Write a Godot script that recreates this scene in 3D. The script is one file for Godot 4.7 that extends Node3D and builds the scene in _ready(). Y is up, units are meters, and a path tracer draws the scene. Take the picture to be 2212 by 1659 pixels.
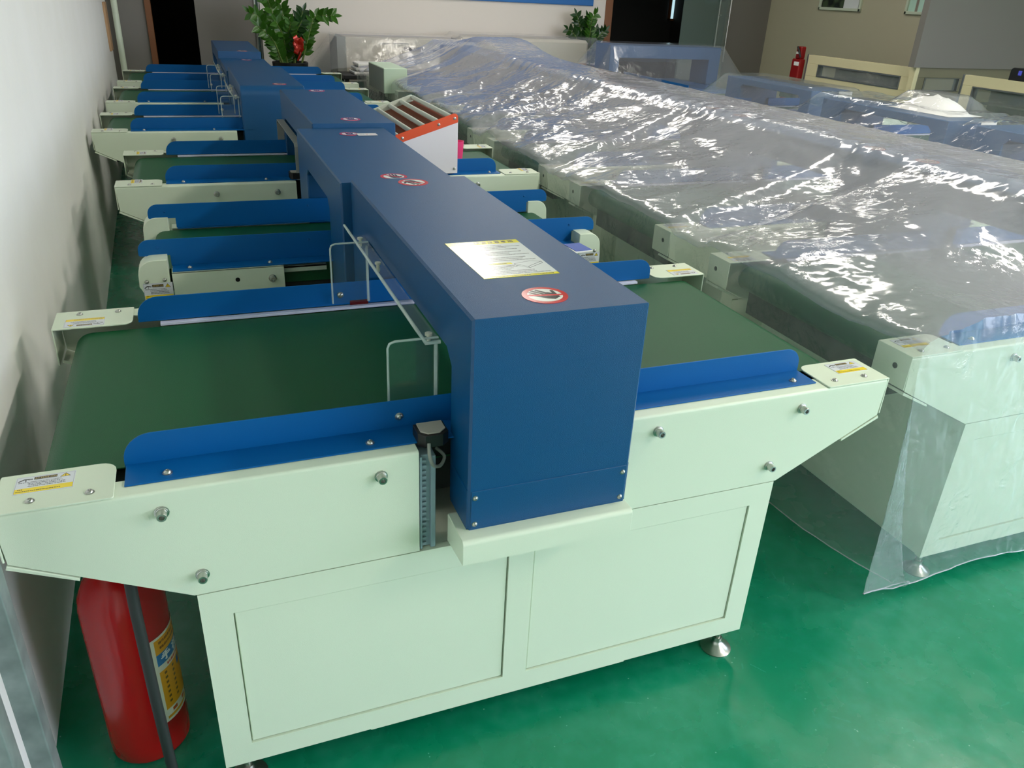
extends Node3D

# ---------------------------------------------------------------- mesh builder
class MB:
	var v := PackedVector3Array()
	var n := PackedVector3Array()
	var t := PackedVector2Array()

	func tri(a: Vector3, b: Vector3, c: Vector3, na: Vector3, nb: Vector3, nc: Vector3, ua := Vector2.ZERO, ub := Vector2.ZERO, uc := Vector2.ZERO) -> void:
		if (b - a).cross(c - a).dot(na + nb + nc) > 0.0:
			v.append_array([a, c, b]); n.append_array([na, nc, nb]); t.append_array([ua, uc, ub])
		else:
			v.append_array([a, b, c]); n.append_array([na, nb, nc]); t.append_array([ua, ub, uc])

	func quad(a: Vector3, b: Vector3, c: Vector3, d: Vector3, hint: Vector3) -> void:
		var m := (c - a).cross(d - b)
		if m.length() < 1e-12:
			return
		m = m.normalized()
		if m.dot(hint) < 0.0:
			m = -m
		tri(a, b, c, m, m, m, Vector2(0, 0), Vector2(1, 0), Vector2(1, 1))
		tri(a, c, d, m, m, m, Vector2(0, 0), Vector2(1, 1), Vector2(0, 1))

	func quadn(a: Vector3, b: Vector3, c: Vector3, d: Vector3, na: Vector3, nb: Vector3, nc: Vector3, nd: Vector3) -> void:
		tri(a, b, c, na, nb, nc)
		tri(a, c, d, na, nc, nd)

	# box between two corners with chamfered edges
	func box(lo: Vector3, hi: Vector3, bev := 0.0015, frame := Transform3D()) -> void:
		var c := (lo + hi) / 2.0
		var h := (hi - lo).abs() / 2.0
		var b := minf(bev, minf(h.x, minf(h.y, h.z)) * 0.45)
		var q := func(s: Vector3, ax: int) -> Vector3:
			var p := Vector3(s.x * (h.x - b), s.y * (h.y - b), s.z * (h.z - b))
			p[ax] = s[ax] * h[ax]
			return frame * (c + p)
		for ax in 3:
			var u := (ax + 1) % 3
			var w := (ax + 2) % 3
			for s in [-1.0, 1.0]:
				var e: Array[Vector3] = []
				for k in [[-1, -1], [1, -1], [1, 1], [-1, 1]]:
					var g := Vector3.ZERO
					g[ax] = s; g[u] = k[0]; g[w] = k[1]
					e.append(q.call(g, ax))
				var hn := Vector3.ZERO
				hn[ax] = s
				quad(e[0], e[1], e[2], e[3], frame.basis * hn)
			for s1 in [-1.0, 1.0]:
				for s2 in [-1.0, 1.0]:
					var g1 := Vector3.ZERO
					g1[u] = s1; g1[w] = s2; g1[ax] = -1.0
					var g2 := g1
					g2[ax] = 1.0
					var hn2 := Vector3.ZERO
					hn2[u] = s1; hn2[w] = s2
					quad(q.call(g1, u), q.call(g2, u), q.call(g2, w), q.call(g1, w), frame.basis * hn2)
		for sx in [-1.0, 1.0]:
			for sy in [-1.0, 1.0]:
				for sz in [-1.0, 1.0]:
					var s := Vector3(sx, sy, sz)
					var m := (frame.basis * s).normalized()
					tri(q.call(s, 0), q.call(s, 1), q.call(s, 2), m, m, m)

	# extrude a 2D outline (in o + u*x + w*y) along d
	func prism(poly: PackedVector2Array, o: Vector3, u: Vector3, w: Vector3, d: Vector3, bev := 0.001) -> void:
		var k := poly.size()
		var area := 0.0
		for i in k:
			area += poly[i].cross(poly[(i + 1) % k])
		if area < 0.0:
			poly = poly.duplicate()
			poly.reverse()
		var inn := PackedVector2Array()
		var en := PackedVector2Array()
		for i in k:
			var e := (poly[(i + 1) % k] - poly[i]).normalized()
			en.append(Vector2(e.y, -e.x))
		for i in k:
			var n1 := en[(i + k - 1) % k]
			var n2 := en[i]
			inn.append(poly[i] - (n1 + n2) / maxf(0.3, 1.0 + n1.dot(n2)) * bev)
		var dn := d.normalized()
		var ids := Geometry2D.triangulate_polygon(inn)
		var p := func(a: Vector2, f: Vector3) -> Vector3:
			return o + u * a.x + w * a.y + f
		for i in range(0, ids.size(), 3):
			var a := inn[ids[i]]
			var b := inn[ids[i + 1]]
			var c := inn[ids[i + 2]]
			tri(p.call(a, Vector3.ZERO), p.call(b, Vector3.ZERO), p.call(c, Vector3.ZERO), -dn, -dn, -dn)
			tri(p.call(a, d), p.call(b, d), p.call(c, d), dn, dn, dn)
		for i in k:
			var j := (i + 1) % k
			var m := (u * en[i].x + w * en[i].y).normalized()
			var ma := m
			var mb := m
			var np := en[(i + k - 1) % k]
			var nn := en[j]
			if np.dot(en[i]) > 0.8:
				ma = (u * (np.x + en[i].x) + w * (np.y + en[i].y)).normalized()
			if nn.dot(en[i]) > 0.8:
				mb = (u * (nn.x + en[i].x) + w * (nn.y + en[i].y)).normalized()
			var f0 := dn * bev
			var f1 := d - dn * bev
			quadn(p.call(poly[i], f0), p.call(poly[j], f0), p.call(poly[j], f1), p.call(poly[i], f1), ma, mb, mb, ma)
			quad(p.call(inn[i], Vector3.ZERO), p.call(inn[j], Vector3.ZERO), p.call(poly[j], f0), p.call(poly[i], f0), m - dn)
			quad(p.call(inn[i], d), p.call(inn[j], d), p.call(poly[j], f1), p.call(poly[i], f1), m + dn)

	func tube(pts: Array, r: float, seg := 8, r_end := -1.0) -> void:
		if r_end < 0.0:
			r_end = r
		var rings: Array = []
		var side := Vector3.ZERO
		for i in pts.size():
			var a: Vector3 = pts[maxi(i - 1, 0)]
			var b: Vector3 = pts[mini(i + 1, pts.size() - 1)]
			var f := (b - a).normalized()
			if side == Vector3.ZERO:
				side = f.cross(Vector3.UP if absf(f.y) < 0.9 else Vector3.RIGHT).normalized()
			side = (side - f * f.dot(side)).normalized()
			var o := f.cross(side)
			var rr := lerpf(r, r_end, float(i) / maxf(1.0, pts.size() - 1.0))
			var ring: Array = []
			for s in seg:
				var g := TAU * s / seg
				var dir := side * cos(g) + o * sin(g)
				ring.append([pts[i] + dir * rr, dir])
			rings.append(ring)
		for i in pts.size() - 1:
			for s in seg:
				var x = rings[i][s]
				var y = rings[i][(s + 1) % seg]
				var z = rings[i + 1][(s + 1) % seg]
				var q = rings[i + 1][s]
				quadn(x[0], y[0], z[0], q[0], x[1], y[1], z[1], q[1])
		for e in [0, pts.size() - 1]:
			var f: Vector3 = (pts[0] - pts[1]) if e == 0 else (pts[e] - pts[e - 1])
			f = f.normalized()
			for s in seg:
				tri(pts[e], rings[e][s][0], rings[e][(s + 1) % seg][0], f, f, f)

	# profile of (radius, height) turned round an axis
	func lathe(profile: Array, base: Vector3, axis: Vector3, seg := 16, smooth := true) -> void:
		var f := axis.normalized()
		var a := f.cross(Vector3.UP if absf(f.y) < 0.9 else Vector3.RIGHT).normalized()
		var b := f.cross(a)
		var pn: Array = []
		for i in profile.size() - 1:
			var e: Vector2 = profile[i + 1] - profile[i]
			pn.append(Vector2(e.y, -e.x).normalized())
		for i in profile.size() - 1:
			var p: Vector2 = profile[i]
			var q: Vector2 = profile[i + 1]
			var n0: Vector2 = pn[i]
			var n1: Vector2 = pn[i]
			if smooth and i > 0 and pn[i - 1].dot(pn[i]) > 0.6:
				n0 = (pn[i - 1] + pn[i]).normalized()
			if smooth and i < pn.size() - 1 and pn[i + 1].dot(pn[i]) > 0.6:
				n1 = (pn[i + 1] + pn[i]).normalized()
			for s in seg:
				var d0 := a * cos(TAU * s / seg) + b * sin(TAU * s / seg)
				var d1 := a * cos(TAU * (s + 1) / seg) + b * sin(TAU * (s + 1) / seg)
				quadn(base + d0 * p.x + f * p.y, base + d1 * p.x + f * p.y, base + d1 * q.x + f * q.y, base + d0 * q.x + f * q.y,
					d0 * n0.x + f * n0.y, d1 * n0.x + f * n0.y, d1 * n1.x + f * n1.y, d0 * n1.x + f * n1.y)

	# smooth sheet through a grid of points, rows of equal length
	func sheet(rows: Array, up: Vector3) -> void:
		var h := rows.size()
		var w: int = rows[0].size()
		var ns: Array = []
		for i in h:
			var line := PackedVector3Array()
			for j in w:
				var du: Vector3 = rows[i][mini(j + 1, w - 1)] - rows[i][maxi(j - 1, 0)]
				var dv: Vector3 = rows[mini(i + 1, h - 1)][j] - rows[maxi(i - 1, 0)][j]
				line.append(du.cross(dv).normalized())
			ns.append(line)
		var sgn := 1.0 if ns[h / 2][w / 2].dot(up) >= 0.0 else -1.0
		for i in h - 1:
			for j in w - 1:
				var us := float(j) / (w - 1)
				var ue := float(j + 1) / (w - 1)
				var vs := float(i) / (h - 1)
				var ve := float(i + 1) / (h - 1)
				tri(rows[i][j], rows[i][j + 1], rows[i + 1][j + 1], ns[i][j] * sgn, ns[i][j + 1] * sgn, ns[i + 1][j + 1] * sgn, Vector2(us, vs), Vector2(ue, vs), Vector2(ue, ve))
				tri(rows[i][j], rows[i + 1][j + 1], rows[i + 1][j], ns[i][j] * sgn, ns[i + 1][j + 1] * sgn, ns[i + 1][j] * sgn, Vector2(us, vs), Vector2(ue, ve), Vector2(us, ve))

	func mesh() -> ArrayMesh:
		var arr := []
		arr.resize(Mesh.ARRAY_MAX)
		arr[Mesh.ARRAY_VERTEX] = v
		arr[Mesh.ARRAY_NORMAL] = n
		arr[Mesh.ARRAY_TEX_UV] = t
		var m := ArrayMesh.new()
		m.add_surface_from_arrays(Mesh.PRIMITIVE_TRIANGLES, arr)
		return m

var M := {}
var taken := {}
var env: Environment

# ---------------------------------------------------------------- naming
func numbered(called: String) -> String:
	var k: int = taken.get(called, 0)
	taken[called] = k + 1
	return called if k == 0 else "%s_%03d" % [called, k]

func obj(called: String, mb: MB, mat: Material, parent: Node3D = self) -> MeshInstance3D:
	return put(called, mb.mesh(), mat, parent)

func put(called: String, mesh: Mesh, mat: Material, parent: Node3D = self) -> MeshInstance3D:
	var o := MeshInstance3D.new()
	o.mesh = mesh
	o.material_override = mat
	if parent == self:
		o.name = numbered(called)
	else:
		var k := 0
		for ch in parent.get_children():
			if ch.name == called or ch.name.begins_with(called + "_0"):
				k += 1
		o.name = called if k == 0 else "%s_%03d" % [called, k]
	parent.add_child(o, true)
	return o

func thing(called: String, label: String, category: String, at := Vector3.ZERO, turn := 0.0, group := "") -> Node3D:
	var o := Node3D.new()
	o.name = numbered(called)
	add_child(o, true)
	o.position = at
	o.rotation.y = turn
	tag(o, label, category, group)
	return o

func tag(o: Node3D, label: String, category: String, group := "") -> Node3D:
	o.set_meta("label", label)
	o.set_meta("category", category)
	if group:
		o.set_meta("group", group)
	return o

func struct(called: String, mb: MB, mat: Material, label := "", parent: Node3D = self) -> MeshInstance3D:
	var o := obj(called, mb, mat, parent)
	if parent == self:
		o.set_meta("kind", "structure")
		o.set_meta("label", label)
		o.set_meta("category", called.split("_")[0])
	return o

func copy(o: Node3D, called: String, label: String) -> Node3D:
	var c: Node3D = o.duplicate()
	c.name = numbered(called)
	add_child(c, true)
	c.set_meta("label", label)
	return c

func V(x: float, y: float, z: float) -> Vector3:
	return Vector3(x, y, z)

# polygon with rounded corners: [x, y, radius] each
func rpoly(pts: Array, seg := 5) -> PackedVector2Array:
	var out := PackedVector2Array()
	var k := pts.size()
	for i in k:
		var p := Vector2(pts[i][0], pts[i][1])
		var r: float = pts[i][2] if pts[i].size() > 2 else 0.0
		if r <= 0.0:
			out.append(p)
			continue
		var a := (Vector2(pts[(i + k - 1) % k][0], pts[(i + k - 1) % k][1]) - p).normalized()
		var b := (Vector2(pts[(i + 1) % k][0], pts[(i + 1) % k][1]) - p).normalized()
		var half := absf(a.angle_to(b)) / 2.0
		var d := r / tan(half)
		var c := p + (a + b).normalized() * (r / sin(half))
		var s := p + a * d - c
		var e := p + b * d - c
		var sweep := s.angle_to(e)
		for q in seg + 1:
			out.append(c + s.rotated(sweep * q / seg))
	return out

# ---------------------------------------------------------------- materials
func noise_tex(freq: float, size: int, normal: bool, strength := 4.0, sd := 1, ridged := false, octaves := 4, warp := 0.0, ramp: Gradient = null) -> NoiseTexture2D:
	var f := FastNoiseLite.new()
	f.seed = sd
	f.noise_type = FastNoiseLite.TYPE_SIMPLEX_SMOOTH
	f.frequency = freq
	f.fractal_type = FastNoiseLite.FRACTAL_RIDGED if ridged else FastNoiseLite.FRACTAL_FBM
	f.fractal_octaves = octaves
	if warp > 0.0:
		f.domain_warp_enabled = true
		f.domain_warp_amplitude = warp
		f.domain_warp_frequency = freq * 0.7
	var tx := NoiseTexture2D.new()
	tx.width = size
	tx.height = size
	tx.seamless = true
	tx.noise = f
	tx.as_normal_map = normal
	tx.bump_strength = strength
	if ramp:
		tx.color_ramp = ramp
	return tx

func mat(called: String, c: Color, rough := 0.5, metal := 0.0, spec := 0.5) -> StandardMaterial3D:
	var m := StandardMaterial3D.new()
	m.resource_name = called
	m.albedo_color = c
	m.roughness = rough
	m.metallic = metal
	m.metallic_specular = spec
	M[called] = m
	return m

func tri_map(m: StandardMaterial3D, scale: float, world := false) -> StandardMaterial3D:
	m.uv1_triplanar = true
	m.uv1_world_triplanar = world
	m.uv1_scale = Vector3(scale, scale, scale)
	return m

func with_normal(m: StandardMaterial3D, tx: Texture2D, amount: float, scale: float, world := false) -> void:
	m.normal_enabled = true
	m.normal_texture = tx
	m.normal_scale = amount
	tri_map(m, scale, world)

func glass(called: String, c: Color, alpha: float, rough: float, spec := 0.5) -> StandardMaterial3D:
	var m := mat(called, Color(c.r, c.g, c.b, alpha), rough, 0.0, spec)
	m.transparency = BaseMaterial3D.TRANSPARENCY_ALPHA
	m.cull_mode = BaseMaterial3D.CULL_DISABLED
	return m

func printed(called: String, im: Image, rough := 0.3) -> StandardMaterial3D:
	var m := mat(called, Color.WHITE, rough)
	m.albedo_texture = ImageTexture.create_from_image(im)
	return m

func gradient(stops: Array) -> Gradient:
	var g := Gradient.new()
	var off := PackedFloat32Array()
	var col := PackedColorArray()
	for s in stops:
		off.append(s[0]); col.append(s[1])
	g.offsets = off
	g.colors = col
	return g

# worn green coating: soft mottling, fine scuffs, scratches and specks of dust
func floor_texture(size: int) -> ImageTexture:
	var f := FastNoiseLite.new()
	f.noise_type = FastNoiseLite.TYPE_SIMPLEX_SMOOTH
	f.seed = 61
	f.frequency = 0.005
	f.fractal_octaves = 3
	var a := f.get_seamless_image(size, size).get_data()
	f.seed = 62
	f.frequency = 0.035
	f.fractal_octaves = 5
	var b := f.get_seamless_image(size, size).get_data()
	f.seed = 63
	f.frequency = 0.02
	f.fractal_type = FastNoiseLite.FRACTAL_RIDGED
	f.domain_warp_enabled = true
	f.domain_warp_amplitude = 30.0
	var c := f.get_seamless_image(size, size).get_data()
	var deep := Color8(0, 122, 86)
	var worn := Color8(76, 150, 122)
	var out := PackedByteArray()
	out.resize(size * size * 3)
	for i in size * size:
		var k := clampf((a[i] / 255.0 - 0.35) * 0.55 + (b[i] / 255.0 - 0.45) * 0.5 + maxf(0.0, c[i] / 255.0 - 0.8) * 0.7, 0.0, 1.0)
		var q := deep.lerp(worn, k)
		out[i * 3] = q.r8
		out[i * 3 + 1] = q.g8
		out[i * 3 + 2] = q.b8
	var im := Image.create_from_data(size, size, false, Image.FORMAT_RGB8, out)
	var rng := RandomNumberGenerator.new()
	rng.seed = 77
	for k in 70:
		var p := Vector2(rng.randf_range(10, size - 60), rng.randf_range(10, size - 60))
		var d := Vector2.RIGHT.rotated(rng.randf() * TAU) * rng.randf_range(3, 18)
		line(im, p, p + d, rng.randf_range(0.8, 1.3), deep.lerp(Color8(150, 196, 176), rng.randf_range(0.12, 0.38)))
	for k in 240:
		im.set_pixel(rng.randi_range(0, size - 1), rng.randi_range(0, size - 1), Color8(170, 200, 186))
	return ImageTexture.create_from_image(im)

# creases that come in patches, flat film between them
func crinkle_map(size: int, sd: int) -> ImageTexture:
	var f := FastNoiseLite.new()
	f.seed = sd
	f.noise_type = FastNoiseLite.TYPE_SIMPLEX_SMOOTH
	f.frequency = 0.019
	f.fractal_type = FastNoiseLite.FRACTAL_RIDGED
	f.fractal_octaves = 3
	f.domain_warp_enabled = true
	f.domain_warp_amplitude = 40.0
	f.domain_warp_frequency = 0.006
	var a := f.get_seamless_image(size, size)
	var q := FastNoiseLite.new()
	q.seed = sd + 1
	q.noise_type = FastNoiseLite.TYPE_SIMPLEX_SMOOTH
	q.frequency = 0.006
	q.fractal_octaves = 2
	var b := q.get_seamless_image(size, size)
	var da := a.get_data()
	var db := b.get_data()
	var out := PackedByteArray()
	out.resize(size * size)
	for i in size * size:
		var k := clampf((db[i] / 255.0 - 0.42) * 3.2, 0.05, 1.0)
		out[i] = int(clampf(128.0 + (da[i] - 128.0) * 0.9 * k, 0.0, 255.0))
	var im := Image.create_from_data(size, size, false, Image.FORMAT_L8, out)
	im.convert(Image.FORMAT_RGBA8)
	im.bump_map_to_normal_map(5.0)
	return ImageTexture.create_from_image(im)

func materials() -> void:
	var peel := noise_tex(0.06, 512, true, 5.0, 3, false, 3)
	var b := mat("blue powder coat", Color8(0, 72, 120), 0.36, 0.0, 0.5)
	with_normal(b, peel, 0.45, 16.0)
	with_normal(mat("light blue powder coat", Color8(0, 90, 156), 0.42, 0.0, 0.36), peel, 0.2, 16.0)
	with_normal(mat("white powder coat", Color8(214, 224, 202), 0.42, 0.0, 0.5), peel, 0.14, 14.0)
	with_normal(mat("grey powder coat", Color8(140, 142, 136), 0.45), peel, 0.15, 14.0)
	var belt := mat("green belt", Color8(10, 80, 44), 0.46, 0.0, 0.44)
	with_normal(belt, noise_tex(0.2, 512, true, 3.0, 7, false, 2), 0.35, 6.0)
	mat("steel", Color8(188, 187, 182), 0.3, 1.0)
	mat("dull steel", Color8(150, 152, 152), 0.4, 1.0)
	mat("black plastic", Color8(22, 22, 24), 0.45)
	mat("dark frame", Color8(30, 31, 32), 0.6)
	mat("dark hole", Color8(8, 8, 8), 0.9)
	mat("sensor cap", Color8(170, 165, 152), 0.5)
	mat("grey cable", Color8(135, 138, 128), 0.5)
	mat("duct", Color8(128, 150, 156), 0.55)
	mat("rubber", Color8(38, 42, 42), 0.55)
	mat("lavender strip", Color8(205, 205, 226), 0.5)
	mat("indicator red", Color8(90, 10, 12), 0.2)
	mat("cream roller", Color8(215, 208, 188), 0.5)
	glass("acrylic", Color8(225, 240, 238), 0.015, 0.03, 0.5)
	glass("acrylic edge", Color8(225, 240, 234), 0.42, 0.1)
	mat("nylon bolt", Color8(214, 212, 196), 0.4)
	# wall, ceiling
	var wallg := gradient([[0.0, Color8(240, 239, 234)], [0.5, Color8(242, 241, 237)], [1.0, Color8(244, 243, 240)]])
	var w := mat("white wall", Color.WHITE, 0.75)
	w.albedo_texture = noise_tex(0.01, 512, false, 1.0, 11, false, 4, 0.0, wallg)
	tri_map(w, 0.4, true)
	mat("grey wall", Color8(126, 121, 116), 0.8)
	mat("far white wall", Color8(216, 209, 202), 0.75)
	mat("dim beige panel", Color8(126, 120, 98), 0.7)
	mat("beige wall", Color8(198, 192, 166), 0.8)
	mat("cream panel", Color8(222, 210, 170), 0.5)
	mat("ceiling paint", Color8(224, 222, 216), 0.85)
	mat("brown wood", Color8(120, 74, 40), 0.5)
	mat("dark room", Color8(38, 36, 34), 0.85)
	mat("blue board", Color8(0, 96, 170), 0.5)
	# floor
	var f := mat("green epoxy", Color.WHITE, 1.0, 0.0, 0.5)
	f.albedo_texture = floor_texture(1024)
	var fr := gradient([[0.0, Color(0.19, 0.19, 0.19)], [0.5, Color(0.26, 0.26, 0.26)], [1.0, Color(0.4, 0.4, 0.4)]])
	f.roughness_texture = noise_tex(0.012, 1024, false, 1.0, 22, false, 5, 0.0, fr)
	with_normal(f, noise_tex(0.02, 1024, true, 2.5, 23, false, 4), 0.1, 0.42, true)
	# plastic film
	var crease := crinkle_map(1024, 31)
	var film := glass("plastic film", Color8(200, 199, 208), 0.46, 0.12, 0.6)
	with_normal(film, crease, 0.4, 0.62, true)
	var film2 := glass("clear film", Color8(226, 228, 240), 0.11, 0.1, 0.6)
	with_normal(film2, crease, 0.8, 0.8, true)
	var film3 := glass("hanging film", Color8(196, 206, 208), 0.2, 0.15, 0.5)
	with_normal(film3, crease, 0.6, 0.7, true)
	# other
	mat("extinguisher red", Color8(170, 10, 16), 0.22, 0.0, 0.5)
	mat("brass", Color8(170, 140, 70), 0.35, 1.0)
	var gal := mat("galvanised steel", Color8(140, 150, 150), 0.45, 0.3)
	gal.albedo_texture = noise_tex(0.03, 256, false, 1.0, 51, false, 4, 0.0, gradient([[0.0, Color8(190, 196, 196)], [0.6, Color8(228, 232, 230)], [1.0, Color8(255, 255, 255)]]))
	tri_map(gal, 2.0)
	mat("orange plastic", Color8(226, 78, 30), 0.4)
	mat("pale panel", Color8(226, 218, 222), 0.4)
	mat("brown slot", Color8(128, 62, 34), 0.5)
	mat("roller white", Color8(214, 218, 206), 0.4)
	mat("pink plastic", Color8(240, 70, 130), 0.3)
	mat("leaf", Color8(50, 94, 20), 0.35).backlight = Color(0.1, 0.2, 0.02)
	M["leaf"].backlight_enabled = true
	mat("dark leaf", Color8(26, 60, 18), 0.3)
	mat("stem", Color8(96, 118, 52), 0.5)
	mat("soil", Color8(40, 28, 20), 0.95)
	mat("pot black", Color8(18, 18, 18), 0.4)
	mat("ribbon red", Color8(158, 30, 10), 0.2, 0.3)
	mat("red card", Color8(140, 18, 18), 0.4)
	mat("beige metal", Color8(196, 190, 176), 0.5)
	mat("pale green box", Color8(196, 216, 192), 0.5)
	mat("paper", Color8(236, 234, 230), 0.7)
	mat("card blue", Color8(72, 96, 176), 0.5)
	mat("tape", Color8(226, 214, 170), 0.5)
	mat("light wood", Color8(178, 142, 104), 0.6)
	mat("kraft", Color8(200, 176, 96), 0.7)
	glass("window glass", Color8(160, 170, 166), 0.25, 0.05)
	glass("door glass", Color8(150, 180, 175), 0.18, 0.04)
	var lamp := mat("lamp glow", Color8(250, 250, 245), 0.6)
	lamp.emission_enabled = true
	lamp.emission = Color8(255, 250, 240)
	lamp.emission_energy_multiplier = 6.0
	var blind := mat("lit window blind", Color8(200, 225, 232), 0.6)
	blind.emission_enabled = true
	blind.emission = Color8(190, 226, 236)
	blind.emission_energy_multiplier = 0.8
	var scr := mat("screen blue", Color8(60, 60, 150), 0.3)
	scr.emission_enabled = true
	scr.emission = Color8(70, 80, 190)
	scr.emission_energy_multiplier = 0.4
	M["sign"] = printed("sign", sign_image(), 0.12)
	M["warning"] = printed("warning", warning_image(), 0.3)
	M["notice"] = printed("notice", notice_image(), 0.14)
	M["ext label"] = printed("ext label", ext_image(), 0.3)
	M["tag"] = printed("tag", tag_image(), 0.3)
	M["picture"] = printed("picture", picture_image(), 0.2)
	var mint := Image.create(64, 64, false, Image.FORMAT_RGB8)
	mint.fill(Color8(196, 232, 216))
	for k in [8, 40]:
		mint.fill_rect(Rect2i(k, 0, 3, 64), Color8(150, 140, 128))
	M["mint picture"] = printed("mint picture", mint, 0.2)

# ---------------------------------------------------------------- print
func line(im: Image, a: Vector2, b: Vector2, w: float, c: Color) -> void:
	var lo := Vector2(minf(a.x, b.x), minf(a.y, b.y)) - Vector2(w, w)
	var hi := Vector2(maxf(a.x, b.x), maxf(a.y, b.y)) + Vector2(w, w)
	for y in range(maxi(0, int(lo.y)), mini(im.get_height(), int(hi.y) + 1)):
		for x in range(maxi(0, int(lo.x)), mini(im.get_width(), int(hi.x) + 1)):
			var p := Vector2(x + 0.5, y + 0.5)
			if p.distance_to(Geometry2D.get_closest_point_to_segment(p, a, b)) <= w / 2.0:
				im.set_pixel(x, y, c)

func poly_fill(im: Image, pts: PackedVector2Array, c: Color) -> void:
	var lo := pts[0]
	var hi := pts[0]
	for p in pts:
		lo = lo.min(p); hi = hi.max(p)
	for y in range(maxi(0, int(lo.y)), mini(im.get_height(), int(hi.y) + 1)):
		for x in range(maxi(0, int(lo.x)), mini(im.get_width(), int(hi.x) + 1)):
			if Geometry2D.is_point_in_polygon(Vector2(x + 0.5, y + 0.5), pts):
				im.set_pixel(x, y, c)

func strokes(ch: String) -> String:
	match ch:
		"使": return "20 04;13 1a;32 a2;60 66;43 93;93 95;45 95;43 45;65 3a;46 aa"
		"用": return "21 91;21 26;26 1a;91 9a;24 94;27 97;51 5a"
		"注": return "11 22;04 15;0a 26;60 71;42 a2;46 96;39 a9;72 79"
		"意": return "50 51;11 91;31 43;71 63;03 a3;24 84;24 27;84 87;25 85;27 87;18 09;37 3a;3a 7a;58 69;88 99"
		"事": return "01 a1;23 83;23 24;83 84;24 84;15 85;06 a6;85 88;18 88;50 5a"
		"项": return "01 41;21 27;08 47;51 a1;71 63;53 a3;53 57;a3 a7;74 77;77 5a;87 aa"
		"手": return "70 21;13 93;05 a5;51 5a;5a 49"
		"提": return "02 42;20 2a;07 45;51 91;51 54;91 94;52 92;54 94;45 a5;75 79;77 a7;57 4a;58 aa"
		"式": return "02 a2;60 76;76 9a;9a a8;80 91;15 65;35 38;09 68"
		"A": return "0a 50;50 aa;26 86"
		"T": return "00 a0;50 5a"
		"E": return "00 a0;00 0a;05 85;0a aa"
		"N": return "00 0a;00 aa;aa a0"
		"I": return "50 5a"
		"O": return "20 80;80 a2;a2 a8;a8 8a;8a 2a;2a 08;08 02;02 20"
		"!": return "50 56;59 5a"
	return ""

func glyphs(im: Image, s: String, at: Vector2, size: Vector2, gap: float, w: float, c: Color) -> void:
	for ch in s:
		for st in strokes(ch).split(";", false):
			var q := func(k: int) -> float: return float(("0x0" + st[k]).hex_to_int()) / 10.0
			line(im, at + Vector2(q.call(0), q.call(1)) * size, at + Vector2(q.call(3), q.call(4)) * size, w, c)
		at.x += size.x + gap

# rows of small unreadable print: dashes of uneven length
func print_rows(im: Image, x0: int, y0: int, x1: int, rows: int, step: int, h: int, c: Color, rng: RandomNumberGenerator) -> void:
	for r in rows:
		var x := x0 + rng.randi_range(0, 8)
		var stop := x1 - rng.randi_range(0, (x1 - x0) / 3)
		while x < stop:
			var k := rng.randi_range(3, 9)
			im.fill_rect(Rect2i(x, y0 + r * step + rng.randi_range(0, 1), k, h), c)
			x += k + rng.randi_range(1, 3)

func sign_image() -> Image:
	var im := Image.create(256, 256, false, Image.FORMAT_RGB8)
	im.fill(Color8(206, 38, 38))
	var cn := Vector2(128, 128)
	for y in 256:
		for x in 256:
			if Vector2(x, y).distance_to(cn) < 98.0:
				im.set_pixel(x, y, Color8(240, 238, 232))
	var k := Color8(26, 22, 20)
	# open hand, fingers up
	poly_fill(im, PackedVector2Array([Vector2(82, 122), Vector2(176, 112), Vector2(186, 150), Vector2(168, 204), Vector2(112, 204), Vector2(92, 170)]), k)
	for fng in [[92, 128, 76, 66], [114, 124, 104, 44], [137, 120, 132, 40], [160, 120, 160, 54]]:
		line(im, Vector2(fng[0], fng[1]), Vector2(fng[2], fng[3]), 19, k)
	line(im, Vector2(176, 168), Vector2(212, 120), 20, k)
	line(im, Vector2(58, 58), Vector2(198, 198), 24, Color8(206, 38, 38))
	return im

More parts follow.
